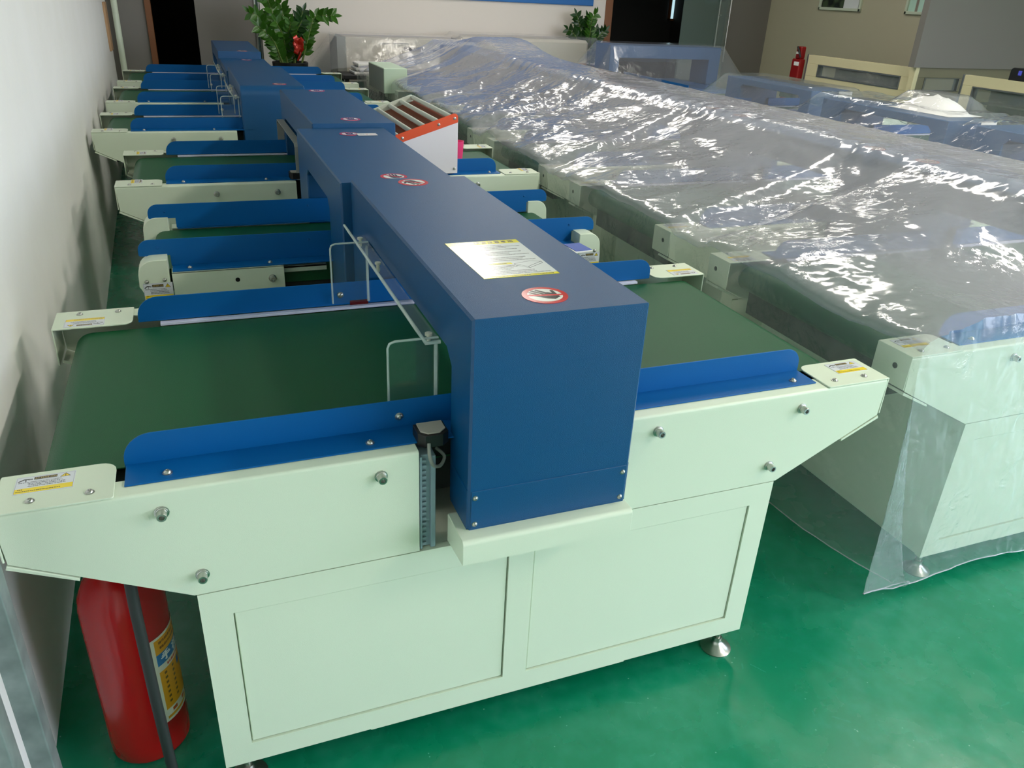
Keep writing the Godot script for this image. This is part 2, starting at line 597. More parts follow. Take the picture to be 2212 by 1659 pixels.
func warning_image() -> Image:
	var rng := RandomNumberGenerator.new()
	rng.seed = 5
	var im := Image.create(320, 176, false, Image.FORMAT_RGB8)
	im.fill(Color8(214, 216, 222))
	for r in [Rect2i(4, 4, 312, 2), Rect2i(4, 170, 312, 2), Rect2i(4, 4, 2, 168), Rect2i(314, 4, 2, 168)]:
		im.fill_rect(r, Color8(150, 154, 160))
	var k := Color8(40, 38, 36)
	im.fill_rect(Rect2i(96, 14, 124, 26), Color8(54, 40, 26))
	glyphs(im, "ATTENTION", Vector2(103, 20), Vector2(9, 13), 4, 2.2, Color8(200, 176, 96))
	# hand and gear pictogram
	line(im, Vector2(16, 46), Vector2(44, 28), 9, k)
	line(im, Vector2(42, 28), Vector2(64, 30), 9, k)
	line(im, Vector2(52, 32), Vector2(54, 52), 5, k)
	line(im, Vector2(62, 30), Vector2(86, 34), 6, k)
	for q in 4:
		line(im, Vector2(66 + q * 6, 24), Vector2(68 + q * 6, 40), 2, k)
	poly_fill(im, PackedVector2Array([Vector2(266, 10), Vector2(236, 48), Vector2(296, 48)]), Color8(40, 36, 20))
	poly_fill(im, PackedVector2Array([Vector2(266, 16), Vector2(242, 45), Vector2(290, 45)]), Color8(238, 206, 40))
	line(im, Vector2(266, 24), Vector2(266, 36), 4, k)
	line(im, Vector2(266, 40), Vector2(266, 42), 4, k)
	im.fill_rect(Rect2i(100, 46, 130, 3), Color8(170, 172, 176))
	print_rows(im, 14, 58, 306, 1, 14, 6, Color8(76, 78, 84), rng)
	print_rows(im, 66, 72, 300, 3, 15, 7, Color8(76, 78, 84), rng)
	im.fill_rect(Rect2i(6, 122, 308, 48), Color8(240, 212, 48))
	print_rows(im, 14, 128, 60, 1, 10, 10, Color8(110, 92, 16), rng)
	print_rows(im, 14, 148, 340, 1, 10, 8, Color8(110, 92, 16), rng)
	return im

func notice_image() -> Image:
	var rng := RandomNumberGenerator.new()
	rng.seed = 9
	var im := Image.create(512, 640, false, Image.FORMAT_RGB8)
	im.fill(Color8(222, 226, 226))
	var yel := Color8(232, 218, 40)
	var k := Color8(64, 66, 70)
	im.fill_rect(Rect2i(0, 0, 512, 66), yel)
	poly_fill(im, PackedVector2Array([Vector2(96, 8), Vector2(62, 60), Vector2(130, 60)]), Color8(60, 54, 16))
	poly_fill(im, PackedVector2Array([Vector2(96, 16), Vector2(70, 56), Vector2(122, 56)]), yel)
	glyphs(im, "使用注意事项", Vector2(196, 14), Vector2(34, 38), 14, 5.0, Color8(52, 50, 20))
	print_rows(im, 40, 92, 490, 4, 26, 9, k, rng)
	print_rows(im, 60, 220, 490, 3, 26, 9, k, rng)
	print_rows(im, 40, 320, 480, 3, 26, 9, k, rng)
	im.fill_rect(Rect2i(130, 412, 160, 30), yel)
	print_rows(im, 150, 420, 290, 1, 20, 12, k, rng)
	print_rows(im, 40, 460, 300, 4, 20, 8, k, rng)
	for s in [[300, 440, 420, 410], [420, 410, 490, 430], [490, 430, 370, 500], [370, 500, 300, 440], [330, 470, 300, 470], [300, 440, 300, 470], [300, 470, 370, 522], [370, 522, 490, 455], [490, 455, 490, 430], [370, 500, 370, 522]]:
		line(im, Vector2(s[0], s[1]), Vector2(s[2], s[3]), 4, Color8(110, 112, 116))
	print_rows(im, 40, 545, 490, 3, 22, 9, k, rng)
	im.fill_rect(Rect2i(0, 612, 512, 28), yel)
	print_rows(im, 40, 622, 480, 1, 20, 9, Color8(90, 84, 20), rng)
	return im

func ext_image() -> Image:
	var rng := RandomNumberGenerator.new()
	rng.seed = 14
	var im := Image.create(256, 512, false, Image.FORMAT_RGB8)
	var or_ := Color8(226, 158, 30)
	im.fill(Color8(222, 220, 206))
	im.fill_rect(Rect2i(14, 14, 242, 84), or_)
	print_rows(im, 30, 30, 240, 2, 30, 14, Color8(120, 70, 20), rng)
	im.fill_rect(Rect2i(14, 98, 242, 66), Color8(20, 110, 176))
	glyphs(im, "手提式", Vector2(34, 106), Vector2(46, 48), 18, 7.0, Color8(232, 236, 238))
	print_rows(im, 50, 176, 250, 1, 20, 14, Color8(196, 60, 40), rng)
	im.fill_rect(Rect2i(14, 200, 242, 240), or_)
	for c in 2:
		for r in 7:
			im.fill_rect(Rect2i(34 + c * 40, 216 + r * 30, 12, 14), Color8(110, 80, 30))
	im.fill_rect(Rect2i(110, 216, 26, 44), Color8(30, 90, 170))
	im.fill_rect(Rect2i(150, 212, 14, 20), Color8(190, 40, 30))
	im.fill_rect(Rect2i(176, 290, 16, 70), Color8(180, 40, 30))
	for r in 3:
		im.fill_rect(Rect2i(40 + r * 60, 452, 24, 20), Color8(206, 90, 40))
	im.fill_rect(Rect2i(14, 482, 242, 16), or_)
	return im

func tag_image() -> Image:
	var rng := RandomNumberGenerator.new()
	rng.seed = 17
	var im := Image.create(256, 96, false, Image.FORMAT_RGB8)
	im.fill(Color8(236, 232, 230))
	print_rows(im, 30, 26, 100, 2, 24, 10, Color8(120, 120, 124), rng)
	line(im, Vector2(110, 34), Vector2(140, 34), 8, Color8(214, 90, 84))
	line(im, Vector2(140, 34), Vector2(116, 62), 8, Color8(214, 90, 84))
	print_rows(im, 160, 34, 240, 2, 20, 8, Color8(224, 120, 120), rng)
	return im

func picture_image() -> Image:
	var im := Image.create(256, 128, false, Image.FORMAT_RGB8)
	im.fill(Color8(48, 54, 46))
	for y in 128:
		for x in 160:
			var s := sin(x * 0.11 + y * 0.07) + sin(x * 0.05 - y * 0.13)
			im.set_pixel(x, y, Color8(70, 84, 60).lerp(Color8(30, 32, 30), clampf(s * 0.5 + 0.5, 0, 1)))
	im.fill_rect(Rect2i(150, 0, 96, 128), Color8(236, 240, 240))
	for y in 128:
		line(im, Vector2(140 - y * 0.2, y), Vector2(150, y), 1.5, Color8(150, 160, 152))
		break
	return im

# ---------------------------------------------------------------- small hardware
func screw_head(mb: MB, at: Vector3, axis: Vector3, r := 0.006) -> void:
	mb.lathe([Vector2(r * 1.25, 0), Vector2(r * 1.25, r * 0.18), Vector2(r, r * 0.22), Vector2(r * 0.95, r * 0.5), Vector2(r * 0.6, r * 0.8), Vector2(r * 0.38, r * 0.85), Vector2(r * 0.3, r * 0.55), Vector2(0.0, r * 0.5)], at, axis, 12)

func socket_bolt(mb: MB, at: Vector3, axis: Vector3) -> void:
	mb.lathe([Vector2(0.0125, 0), Vector2(0.0125, 0.002), Vector2(0.011, 0.0022), Vector2(0.0105, 0.004), Vector2(0.009, 0.0045), Vector2(0.0085, 0.017), Vector2(0.0078, 0.0185), Vector2(0.0048, 0.0185), Vector2(0.0046, 0.008), Vector2(0.0, 0.008)], at, axis, 14)

func label_plate(called: String, a: Vector3, b: Vector3, c: Vector3, d: Vector3, up: Vector3, mt: Material, parent: Node3D, thick := 0.0007) -> MeshInstance3D:
	# a top-left, b top-right, c bottom-right, d bottom-left of the print; up is the face's normal
	var mb := MB.new()
	var h := up.normalized() * thick
	mb.tri(a + h, b + h, c + h, up, up, up, Vector2(0, 0), Vector2(1, 0), Vector2(1, 1))
	mb.tri(a + h, c + h, d + h, up, up, up, Vector2(0, 0), Vector2(1, 1), Vector2(0, 1))
	var e := [a, b, c, d]
	var mid := (a + c) / 2.0
	for i in 4:
		var p: Vector3 = e[i]
		var q: Vector3 = e[(i + 1) % 4]
		var m := ((p + q) / 2.0 - mid).normalized()
		mb.tri(p, q, q + h, m, m, m, Vector2(0.01, 0.01), Vector2(0.01, 0.01), Vector2(0.01, 0.01))
		mb.tri(p, q + h, p + h, m, m, m, Vector2(0.01, 0.01), Vector2(0.01, 0.01), Vector2(0.01, 0.01))
	return obj(called, mb, mt, parent)

func round_label(called: String, at: Vector3, r: float, turn: float, mt: Material, parent: Node3D) -> MeshInstance3D:
	var mb := MB.new()
	var h := Vector3(0, 0.0007, 0)
	for s in 32:
		var g0 := TAU * s / 32
		var g1 := TAU * (s + 1) / 32
		var p := Vector3(cos(g0), 0, sin(g0))
		var q := Vector3(cos(g1), 0, sin(g1))
		var uv := func(w: Vector3) -> Vector2:
			return Vector2(0.5, 0.5) + Vector2(w.x, w.z).rotated(-turn) * 0.5
		mb.tri(at + h, at + h + p * r, at + h + q * r, Vector3.UP, Vector3.UP, Vector3.UP, Vector2(0.5, 0.5), uv.call(p), uv.call(q))
		mb.quadn(at + p * r, at + q * r, at + h + q * r, at + h + p * r, p, q, q, p)
	return obj(called, mb, mt, parent)

func foot(parent: Node3D, x: float, z: float, top: float) -> void:
	var mb := MB.new()
	mb.lathe([Vector2(0.0, 0.0), Vector2(0.04, 0.0), Vector2(0.041, 0.003), Vector2(0.034, 0.006), Vector2(0.027, 0.011), Vector2(0.018, 0.018), Vector2(0.013, 0.022), Vector2(0.0125, 0.03), Vector2(0.0, 0.03)], V(x, 0, z), Vector3.UP, 28)
	mb.lathe([Vector2(0.0, 0.028), Vector2(0.013, 0.028), Vector2(0.013, 0.038), Vector2(0.0, 0.038)], V(x, 0, z), Vector3.UP, 6, false)
	mb.lathe([Vector2(0.008, 0.03), Vector2(0.008, top)], V(x, 0, z), Vector3.UP, 12)
	obj("leveling_foot", mb, M["steel"], parent)

# ---------------------------------------------------------------- needle detector
# local frame: front side plate in the plane z = 0, centre of the conveyor at x = 0, belt runs along x
func detector(called: String, label: String, at: Vector3, p: Dictionary) -> Node3D:
	var half: float = p.get("half", 0.925)
	var W: float = p.get("w", 0.905)
	var hl: float = p.get("hl", -0.148)
	var hr: float = p.get("hr", 0.197)
	var zf: float = p.get("zf", 0.065)
	var zb: float = p.get("zb", -1.06)
	var Yh: float = p.get("yh", 1.066)
	var near: bool = p.get("near", false)
	var Yc := 0.781
	var Yk := 0.545
	var xc := half - 0.278
	var tip := 0.6855
	var root := thing(called, label, "detector", at, 0.0, p.get("group", ""))
	# cabinet with framed front
	var mb := MB.new()
	mb.box(V(-xc, 0.077, -W), V(xc, Yk, -0.012), 0.004)
	for q in [[-xc, 0.077, xc, 0.131], [-xc, 0.487, xc, Yk], [-xc, 0.131, -xc + 0.057, 0.487], [-0.029, 0.131, 0.029, 0.487], [xc - 0.057, 0.131, xc, 0.487]]:
		mb.box(V(q[0], q[1], -0.02), V(q[2], q[3], 0.0), 0.0)
	mb.box(V(-0.34, 0.071, -0.03), V(0.3, 0.0775, -0.002), 0.001)
	obj("cabinet", mb, M["white powder coat"], root)
	for s in [[-xc + 0.0595, -0.0315], [0.0315, xc - 0.0595]]:
		mb = MB.new()
		mb.box(V(s[0], 0.1335, -0.016), V(s[1], 0.4845, -0.0035), 0.0015)
		obj("inset_panel", mb, M["white powder coat"], root)
	for sx in [-1.0, 1.0]:
		for z in [-0.03, -W + 0.03]:
			foot(root, sx * (xc - 0.042), z, 0.08)
	# conveyor bed under the belt
	mb = MB.new()
	mb.box(V(-half + 0.09, 0.6, -W + 0.125), V(half - 0.09, 0.757, -0.125), 0.003)
	obj("conveyor_bed", mb, M["dark frame"], root)
	# side plates, folded over at the top
	var gapL := hl - 0.078
	var spans := [[-half, gapL, 0.0, 1.0], [hr + 0.003, half, 0.0, 1.0]]
	if not near:
		spans = [[-half, hl - 0.04, 0.0, 1.0], [hr + 0.04, half, 0.0, 1.0]]
	spans += [[-half, half, -W, -1.0]]
	for s in spans:
		var poly: Array = []
		var a: float = s[0]
		var b: float = s[1]
		poly.append([a, Yc]); poly.append([b, Yc])
		if is_equal_approx(b, half):
			poly.append([b - 0.004, tip]); poly.append([xc + 0.004, Yk + 0.002])
		else:
			poly.append([b, Yk + 0.002])
		if is_equal_approx(a, -half):
			poly.append([-xc - 0.004, Yk + 0.002]); poly.append([a + 0.004, tip])
		else:
			poly.append([a, Yk + 0.002])
		mb = MB.new()
		for q in poly:
			if is_equal_approx(q[1], Yc):
				q[1] = Yc - 0.012
		mb.prism(PackedVector2Array(poly.map(func(w): return Vector2(w[0], w[1]))), V(0, 0, s[2] - s[3] * 0.003), Vector3.RIGHT, Vector3.UP, V(0, 0, s[3] * 0.003), 0.0001)
		# folded top with rounded bend
		var prof := rpoly([[0.0, Yc - 0.012], [0.0, Yc, 0.006], [-0.052, Yc], [-0.052, Yc - 0.003], [-0.003, Yc - 0.003], [-0.003, Yc - 0.012]])
		mb.prism(prof, V(a, 0, s[2]), V(0, 0, s[3]), Vector3.UP, V(b - a, 0, 0), 0.0003)
		var panel := obj("side_panel", mb, M["white powder coat"], root)
		var bolts: Array = []
		if near and s[3] > 0.0:
			bolts = [[-0.68, 0.7393], [-0.632, 0.592]] if a < 0.0 else [[0.2995, 0.7403], [0.68, 0.7393], [0.62, 0.595]]
			if a < 0.0:
				bolts.append([-0.2995, 0.7403])
		elif s[3] > 0.0:
			bolts = [[-0.55, 0.74], [-0.3, 0.74]] if a < 0.0 else [[0.3, 0.74], [0.62, 0.74]]
		for q in bolts:
			var sb := MB.new()
			socket_bolt(sb, V(q[0], q[1], s[2]), V(0, 0, s[3]))
			obj("bolt", sb, M["steel"], panel)
	# nose undercovers, a folded lip at each corner
	for sx in [-1.0, 1.0]:
		for z in [0.002, -W + 0.07]:
			mb = MB.new()
			var pr := PackedVector2Array([Vector2(sx * (half - 0.002), tip - 0.002), Vector2(sx * (half - 0.1), tip - 0.052), Vector2(sx * (half - 0.1), tip - 0.058), Vector2(sx * (half + 0.001), tip - 0.009)])
			mb.prism(pr, V(0, 0, z), Vector3.RIGHT, Vector3.UP, V(0, 0, -0.072), 0.0008)
			obj("undercover_lip", mb, M["white powder coat"], root)
	# end caps: plate folded down over the end of the side plates
	for sx in [-1.0, 1.0]:
		for sd in [0, 1]:
			var z0 := 0.0005 if sd == 0 else -W - 0.0005
			var dz := -1.0 if sd == 0 else 1.0
			mb = MB.new()
			var top := rpoly([[half + 0.0025, 0.0], [half + 0.0025, 0.1168, 0.004], [half - 0.177, 0.1168, 0.026], [half - 0.177, 0.0, 0.005]])
			var tp := PackedVector2Array()
			for q in top:
				tp.append(Vector2(sx * q.x, q.y))
			mb.prism(tp, V(0, Yc + 0.0003, z0), Vector3.RIGHT, V(0, 0, dz), V(0, 0.0032, 0), 0.0006)
			mb.box(V(sx * (half - 0.0005), tip + 0.004, z0), V(sx * (half + 0.0027), Yc + 0.002, z0 + dz * 0.1168), 0.0006)
			var cap := obj("end_cap", mb, M["white powder coat"], root)
			mb = MB.new()
			mb.lathe([Vector2(0.0, 0.0), Vector2(0.008, 0.0), Vector2(0.008, 0.0006), Vector2(0.0, 0.0006)], V(sx * (half + 0.0027), 0.742, z0 + dz * 0.045), V(sx, 0, 0), 14)
			obj("hole", mb, M["dark hole"], cap)
			var f := 1.0 if sd == 0 else -1.0
			# printed sticker, read from its own side
			pass
			var cx: float = sx * (half - 0.068) if sx < 0.0 else half - 0.059
			var cz := z0 + dz * (0.078 if sd == 0 else 0.083)
			var lw := 0.045
			var lh := 0.0265
			if p.get("turned", false):
				label_plate("warning_label", V(cx + 0.032, Yc + 0.0035, cz - lw), V(cx + 0.032, Yc + 0.0035, cz + 0.024), V(cx - 0.012, Yc + 0.0035, cz + 0.024), V(cx - 0.012, Yc + 0.0035, cz - lw), Vector3.UP, M["warning"], cap)
			else:
				label_plate("warning_label", V(cx - lw * f, Yc + 0.0035, cz - lh * f), V(cx + lw * f, Yc + 0.0035, cz - lh * f), V(cx + lw * f, Yc + 0.0035, cz + lh * f), V(cx - lw * f, Yc + 0.0035, cz + lh * f), Vector3.UP, M["warning"], cap)
			for k in [0.052, 0.14]:
				var sb := MB.new()
				screw_head(sb, V(sx * (half - k), Yc + 0.0035, z0 + dz * 0.026), Vector3.UP, 0.0062)
				obj("screw", sb, M["steel"], cap)
	# belt round its two end rollers
	mb = MB.new()
	var zn := -0.118
	var zr := -W + 0.118
	var rr := 0.042
	var xr := half - 0.085
	var prof2: Array = []
	for k in 13:
		var g := PI / 2 + PI * k / 12.0
		prof2.append([Vector2(-xr + cos(g) * rr, 0.727 + sin(g) * rr), Vector2(cos(g), sin(g))])
	for k in 13:
		var g := -PI / 2 + PI * k / 12.0
		prof2.append([Vector2(xr + cos(g) * rr, 0.727 + sin(g) * rr), Vector2(cos(g), sin(g))])
	for k in prof2.size():
		var a2: Vector2 = prof2[k][0]
		var b2: Vector2 = prof2[(k + 1) % prof2.size()][0]
		var na: Vector2 = prof2[k][1]
		var nb: Vector2 = prof2[(k + 1) % prof2.size()][1]
		if absf(b2.x - a2.x) > 0.5:
			na = Vector2(0, signf(a2.y - 0.727)); nb = na
		mb.quadn(V(a2.x, a2.y, zn), V(b2.x, b2.y, zn), V(b2.x, b2.y, zr), V(a2.x, a2.y, zr), V(na.x, na.y, 0), V(nb.x, nb.y, 0), V(nb.x, nb.y, 0), V(na.x, na.y, 0))
		for z in [zn, zr]:
			var inn := 0.0025
			var ia := a2 - na * inn
			var ib := b2 - nb * inn
			mb.quad(V(a2.x, a2.y, z), V(b2.x, b2.y, z), V(ib.x, ib.y, z), V(ia.x, ia.y, z), V(0, 0, 1.0 if z == zn else -1.0))
	obj("conveyor_belt", mb, M["green belt"], root)
	for sx in [-1.0, 1.0]:
		mb = MB.new()
		mb.lathe([Vector2(0, 0), Vector2(rr - 0.003, 0), Vector2(rr - 0.003, W - 0.22), Vector2(0, W - 0.22)], V(sx * xr, 0.727, -W + 0.11), Vector3.BACK, 16, false)
		obj("end_roller", mb, M["dull steel"], root)
	# guide rails, L section, rounded free end
	for s in [[-half + 0.19, hl + 0.05, 0], [hr - 0.05, half - 0.19, 0], [-half + 0.19, hl + 0.12, 1], [hr - 0.1, half - 0.19, 1]]:
		var a: float = s[0]
		var b: float = s[1]
		var z0 := 0.0 if s[2] == 0 else -W
		var dz := -1.0 if s[2] == 0 else 1.0
		mb = MB.new()
		var lo := 0.779
		var hi := 0.843
		var pl: PackedVector2Array
		if a < hl - 0.1:
			pl = rpoly([[a, lo], [b, lo], [b, hi], [a, hi, 0.05]], 8)
		else:
			pl = rpoly([[a, lo], [b, lo], [b, hi, 0.042], [a, hi]], 8)
		if s[2] == 1:
			lo = 0.772
		mb.prism(pl, V(0, 0, z0 + dz * 0.098), Vector3.RIGHT, Vector3.UP, V(0, 0, dz * 0.003), 0.0006)
		mb.box(V(a + 0.002, Yc + 0.0003, z0 + dz * 0.03), V(b, Yc + 0.0033, z0 + dz * 0.1), 0.0006)
		var rail := obj("guide_rail", mb, M["light blue powder coat"], root)
		for x in ([a + 0.07, b - 0.21] if a < 0.0 else [a + 0.07 + (0.05 if s[2] == 1 else 0.0), b - 0.05]):
			var sb := MB.new()
			screw_head(sb, V(x, Yc + 0.0033, z0 + dz * 0.052), Vector3.UP, 0.0072)
			obj("screw", sb, M["steel"], rail)
		if near and s[2] == 0 and a < 0.0:
			var nb := MB.new()
			screw_head(nb, V(-0.24, 0.8075, z0 + dz * 0.098), V(0, 0, 1), 0.0068)
			obj("screw", nb, M["steel"], rail)
		if s[2] == 1:
			mb = MB.new()
			mb.box(V(a + (0.05 if a < 0.0 else 0.0), 0.7705, z0 + dz * 0.117), V(b - (0.0 if a < 0.0 else 0.05), 0.7775, z0 + dz * 0.101), 0.0008)
			obj("edge_strip", mb, M["lavender strip"], root)
	# detection head: arch over the belt
	mb = MB.new()
	var legf := minf(-0.055, zf - 0.12)
	var legb := maxf(zb + 0.12, -W + 0.075)
	if legb > -W + 0.12:
		legb = -W + 0.075
	var base := 0.625
	var arch := PackedVector2Array()
	for q in [[zf, base], [zf, Yh], [zb, Yh], [zb, base], [legb, base], [legb, 0.925], [legb + 0.03, 0.95], [legf - 0.03, 0.95], [legf, 0.925], [legf, base]]:
		arch.append(Vector2(q[0], q[1]))
	if p.get("round_front", false):
		arch = rpoly([[zf, base], [zf, Yh, 0.05], [zb, Yh], [zb, base], [legb, base], [legb, 0.925], [legb + 0.03, 0.95], [legf - 0.03, 0.95], [legf, 0.925], [legf, base]], 6)
	mb.prism(arch, V(hl, 0, 0), V(0, 0, 1), Vector3.UP, V(hr - hl, 0, 0), 0.0045)
	var head := obj("detection_head", mb, M["blue powder coat"], root)
	mb = MB.new()
	mb.box(V(hl + 0.006, base + 0.006, zf - 0.002), V(hr - 0.006, 0.715, zf + 0.0015), 0.0008)
	mb.box(V(hl - 0.0012, base + 0.001, zf - 0.11), V(hr + 0.0012, 0.717, zf - 0.004), 0.0008)
	obj("access_cover", mb, M["blue powder coat"], head)
	for q in [[hl + 0.014, 0.7], [hr - 0.014, 0.7], [hl + 0.014, 0.64], [hr - 0.014, 0.64]]:
		var sb := MB.new()
		screw_head(sb, V(q[0], q[1], zf + 0.0015), V(0, 0, 1), 0.0045)
		obj("screw", sb, M["steel"], head)
	for q in p.get("signs", []):
		round_label("prohibition_sign", V(q[0], Yh, q[1]), q[2], q[3], M["sign"], head)
	# bracket that carries the head, with a folded lip
	mb = MB.new()
	var prof3 := rpoly([[0.0, 0.56], [0.1, 0.572], [0.1, 0.626, 0.01], [0.0, 0.626]])
	if zf < 0.2 and zf > 0.0:
		mb.prism(prof3, V(hl - 0.02, 0, 0.0), V(0, 0, 1), Vector3.UP, V(hr - hl + 0.022, 0, 0), 0.0012)
	else:
		mb.box(V(hl - 0.01, 0.54, zf - 0.3), V(hr + 0.01, base, zf - 0.01), 0.003)
	obj("head_bracket", mb, M["white powder coat"], root)
	mb = MB.new()
	mb.box(V(hl + 0.01, 0.54, zb + 0.02), V(hr - 0.01, base, -W + 0.06), 0.003)
	obj("head_bracket", mb, M["white powder coat"], root)
	return root

func acrylic_guard(root: Node3D, hl: float, W: float) -> void:
	# two upright plates on the rails and an angled strip below the head
	for z in [-0.128, -W + 0.115]:
		var g := MB.new()
		var x0 := hl - 0.105
		g.prism(rpoly([[x0, 0.79], [x0, 0.955, 0.014], [hl - 0.003, 0.955], [hl - 0.003, 0.79]], 5), V(0, 0, z - 0.003), Vector3.RIGHT, Vector3.UP, V(0, 0, 0.005), 0.0005)
		var pl := obj("side_guard", g, M["acrylic"], root)
		g = MB.new()
		g.tube([V(x0, 0.79, z), V(x0, 0.942, z), V(x0 + 0.004, 0.951, z), V(x0 + 0.014, 0.955, z), V(hl - 0.004, 0.955, z)], 0.0026, 6)
		obj("polished_edge", g, M["acrylic edge"], pl)
		g = MB.new()
		g.box(V(hl - 0.012, 0.79, z - 0.004), V(hl - 0.006, 0.945, z + 0.004), 0.001)
		obj("polished_edge", g, M["acrylic edge"], pl)
		g = MB.new()
		screw_head(g, V(hl - 0.085, 0.815, z + 0.004), V(0, 0, 1), 0.007)
		obj("screw", g, M["steel"], pl)
	var z0 := -0.12
	var z1 := -W + 0.03
	var mb := MB.new()
	mb.prism(PackedVector2Array([Vector2(hl - 0.001, 0.951), Vector2(hl - 0.03, 0.951), Vector2(hl - 0.048, 0.98), Vector2(hl - 0.052, 0.978), Vector2(hl - 0.034, 0.946), Vector2(hl - 0.001, 0.946)]), V(0, 0, z1), Vector3.RIGHT, Vector3.UP, V(0, 0, z0 - z1), 0.0005)
	var st := obj("top_guard", mb, M["acrylic"], root)
	mb = MB.new()
	mb.tube([V(hl - 0.002, 0.9485, z0), V(hl - 0.031, 0.9485, z0), V(hl - 0.05, 0.9795, z0), V(hl - 0.05, 0.9795, z1)], 0.0042, 6)
	obj("polished_edge", mb, M["acrylic edge"], st)
	for z in [z0 - 0.02, (z0 + z1) / 2 - 0.1, z1 + 0.06]:
		mb = MB.new()
		mb.lathe([Vector2(0.0, -0.014), Vector2(0.004, -0.014), Vector2(0.004, 0.004), Vector2(0.0075, 0.005), Vector2(0.0075, 0.01), Vector2(0.0, 0.012)], V(hl - 0.02, 0.951, z), Vector3.UP, 10)
		obj("nylon_bolt", mb, M["nylon bolt"], st)

func photo_sensor(root: Node3D, at: Vector3, s := 1.0) -> void:
	var mb := MB.new()
	var out := rpoly([[-0.03, -0.026], [0.03, -0.026], [0.03, 0.014], [0.016, 0.026], [-0.018, 0.026], [-0.03, 0.012]])
	mb.prism(out, at, Vector3.RIGHT, V(0, 0, 1), V(0, 0.026, 0), 0.001)
	var body := obj("photo_sensor", mb, M["black plastic"], root)
	mb = MB.new()
	mb.prism(rpoly([[-0.024, -0.024], [0.026, -0.024], [0.026, 0.006], [0.012, 0.02], [-0.012, 0.02], [-0.024, 0.008]]), at + V(0, 0.026, 0), Vector3.RIGHT, V(0, 0, 1), V(0, 0.003, 0), 0.0006)
	obj("sensor_cover", mb, M["sensor cap"], body)
	if s > 0.5:
		mb = MB.new()
		var pts: Array = []
		var way := [at + V(-0.012, 0.01, 0.026), at + V(-0.014, -0.01, 0.038), at + V(-0.006, -0.034, 0.036), at + V(0.012, -0.044, 0.024), at + V(0.024, -0.034, 0.008), at + V(0.012, -0.024, -0.01)]
		var cv := Curve3D.new()
		for i in way.size():
			var a: Vector3 = way[maxi(i - 1, 0)]
			var b: Vector3 = way[mini(i + 1, way.size() - 1)]
			cv.add_point(way[i], (a - b) / 6.0, (b - a) / 6.0)
		for i in 25:
			pts.append(cv.sample_baked(cv.get_baked_length() * i / 24.0, true))
		mb.tube(pts, 0.0036, 8)
		obj("sensor_cable", mb, M["grey cable"], body)

func cable_duct(root: Node3D, x: float) -> void:
	var mb := MB.new()
	mb.box(V(x, 0.548, -0.06), V(x + 0.03, 0.765, -0.012), 0.001)
	for k in 17:
		var y := 0.556 + k * 0.0122
		mb.box(V(x, y, -0.013), V(x + 0.012, y + 0.005, -0.006), 0.0006)
	mb.box(V(x + 0.02, 0.548, -0.014), V(x + 0.03, 0.765, -0.003), 0.001)
	mb.box(V(x - 0.002, 0.548, -0.014), V(x + 0.003, 0.765, -0.003), 0.001)
	var duct := obj("cable_duct", mb, M["duct"], root)
	mb = MB.new()
	for k in 16:
		var y := 0.5625 + k * 0.0122
		mb.box(V(x + 0.004, y, -0.0128), V(x + 0.016, y + 0.0045, -0.0122), 0.0001)
	obj("duct_slots", mb, M["dark hole"], duct)

# ---------------------------------------------------------------- plastic film
var folds := FastNoiseLite.new()
var fine := FastNoiseLite.new()

var crease := FastNoiseLite.new()
var soft := FastNoiseLite.new()

var facets := FastNoiseLite.new()
var crumple := FastNoiseLite.new()

func setup_noise() -> void:
	for q in [[facets, 33, 2.3], [crumple, 35, 9.5]]:
		q[0].seed = q[1]
		q[0].noise_type = FastNoiseLite.TYPE_CELLULAR
		q[0].cellular_return_type = FastNoiseLite.RETURN_DISTANCE
		q[0].frequency = q[2]
		q[0].fractal_type = FastNoiseLite.FRACTAL_NONE
		q[0].domain_warp_enabled = true
		q[0].domain_warp_amplitude = 0.06
		q[0].domain_warp_frequency = q[2]
	soft.seed = 12
	soft.noise_type = FastNoiseLite.TYPE_SIMPLEX_SMOOTH
	soft.frequency = 0.8
	soft.fractal_octaves = 2
	for q in [[folds, 3, 1.1, 2], [fine, 8, 4.5, 3], [crease, 15, 8.5, 3]]:
		q[0].seed = q[1]
		q[0].noise_type = FastNoiseLite.TYPE_SIMPLEX_SMOOTH
		q[0].frequency = q[2]
		q[0].fractal_type = FastNoiseLite.FRACTAL_RIDGED
		q[0].fractal_octaves = q[3]
		q[0].domain_warp_enabled = true
		q[0].domain_warp_amplitude = 0.25
		q[0].domain_warp_frequency = q[2]

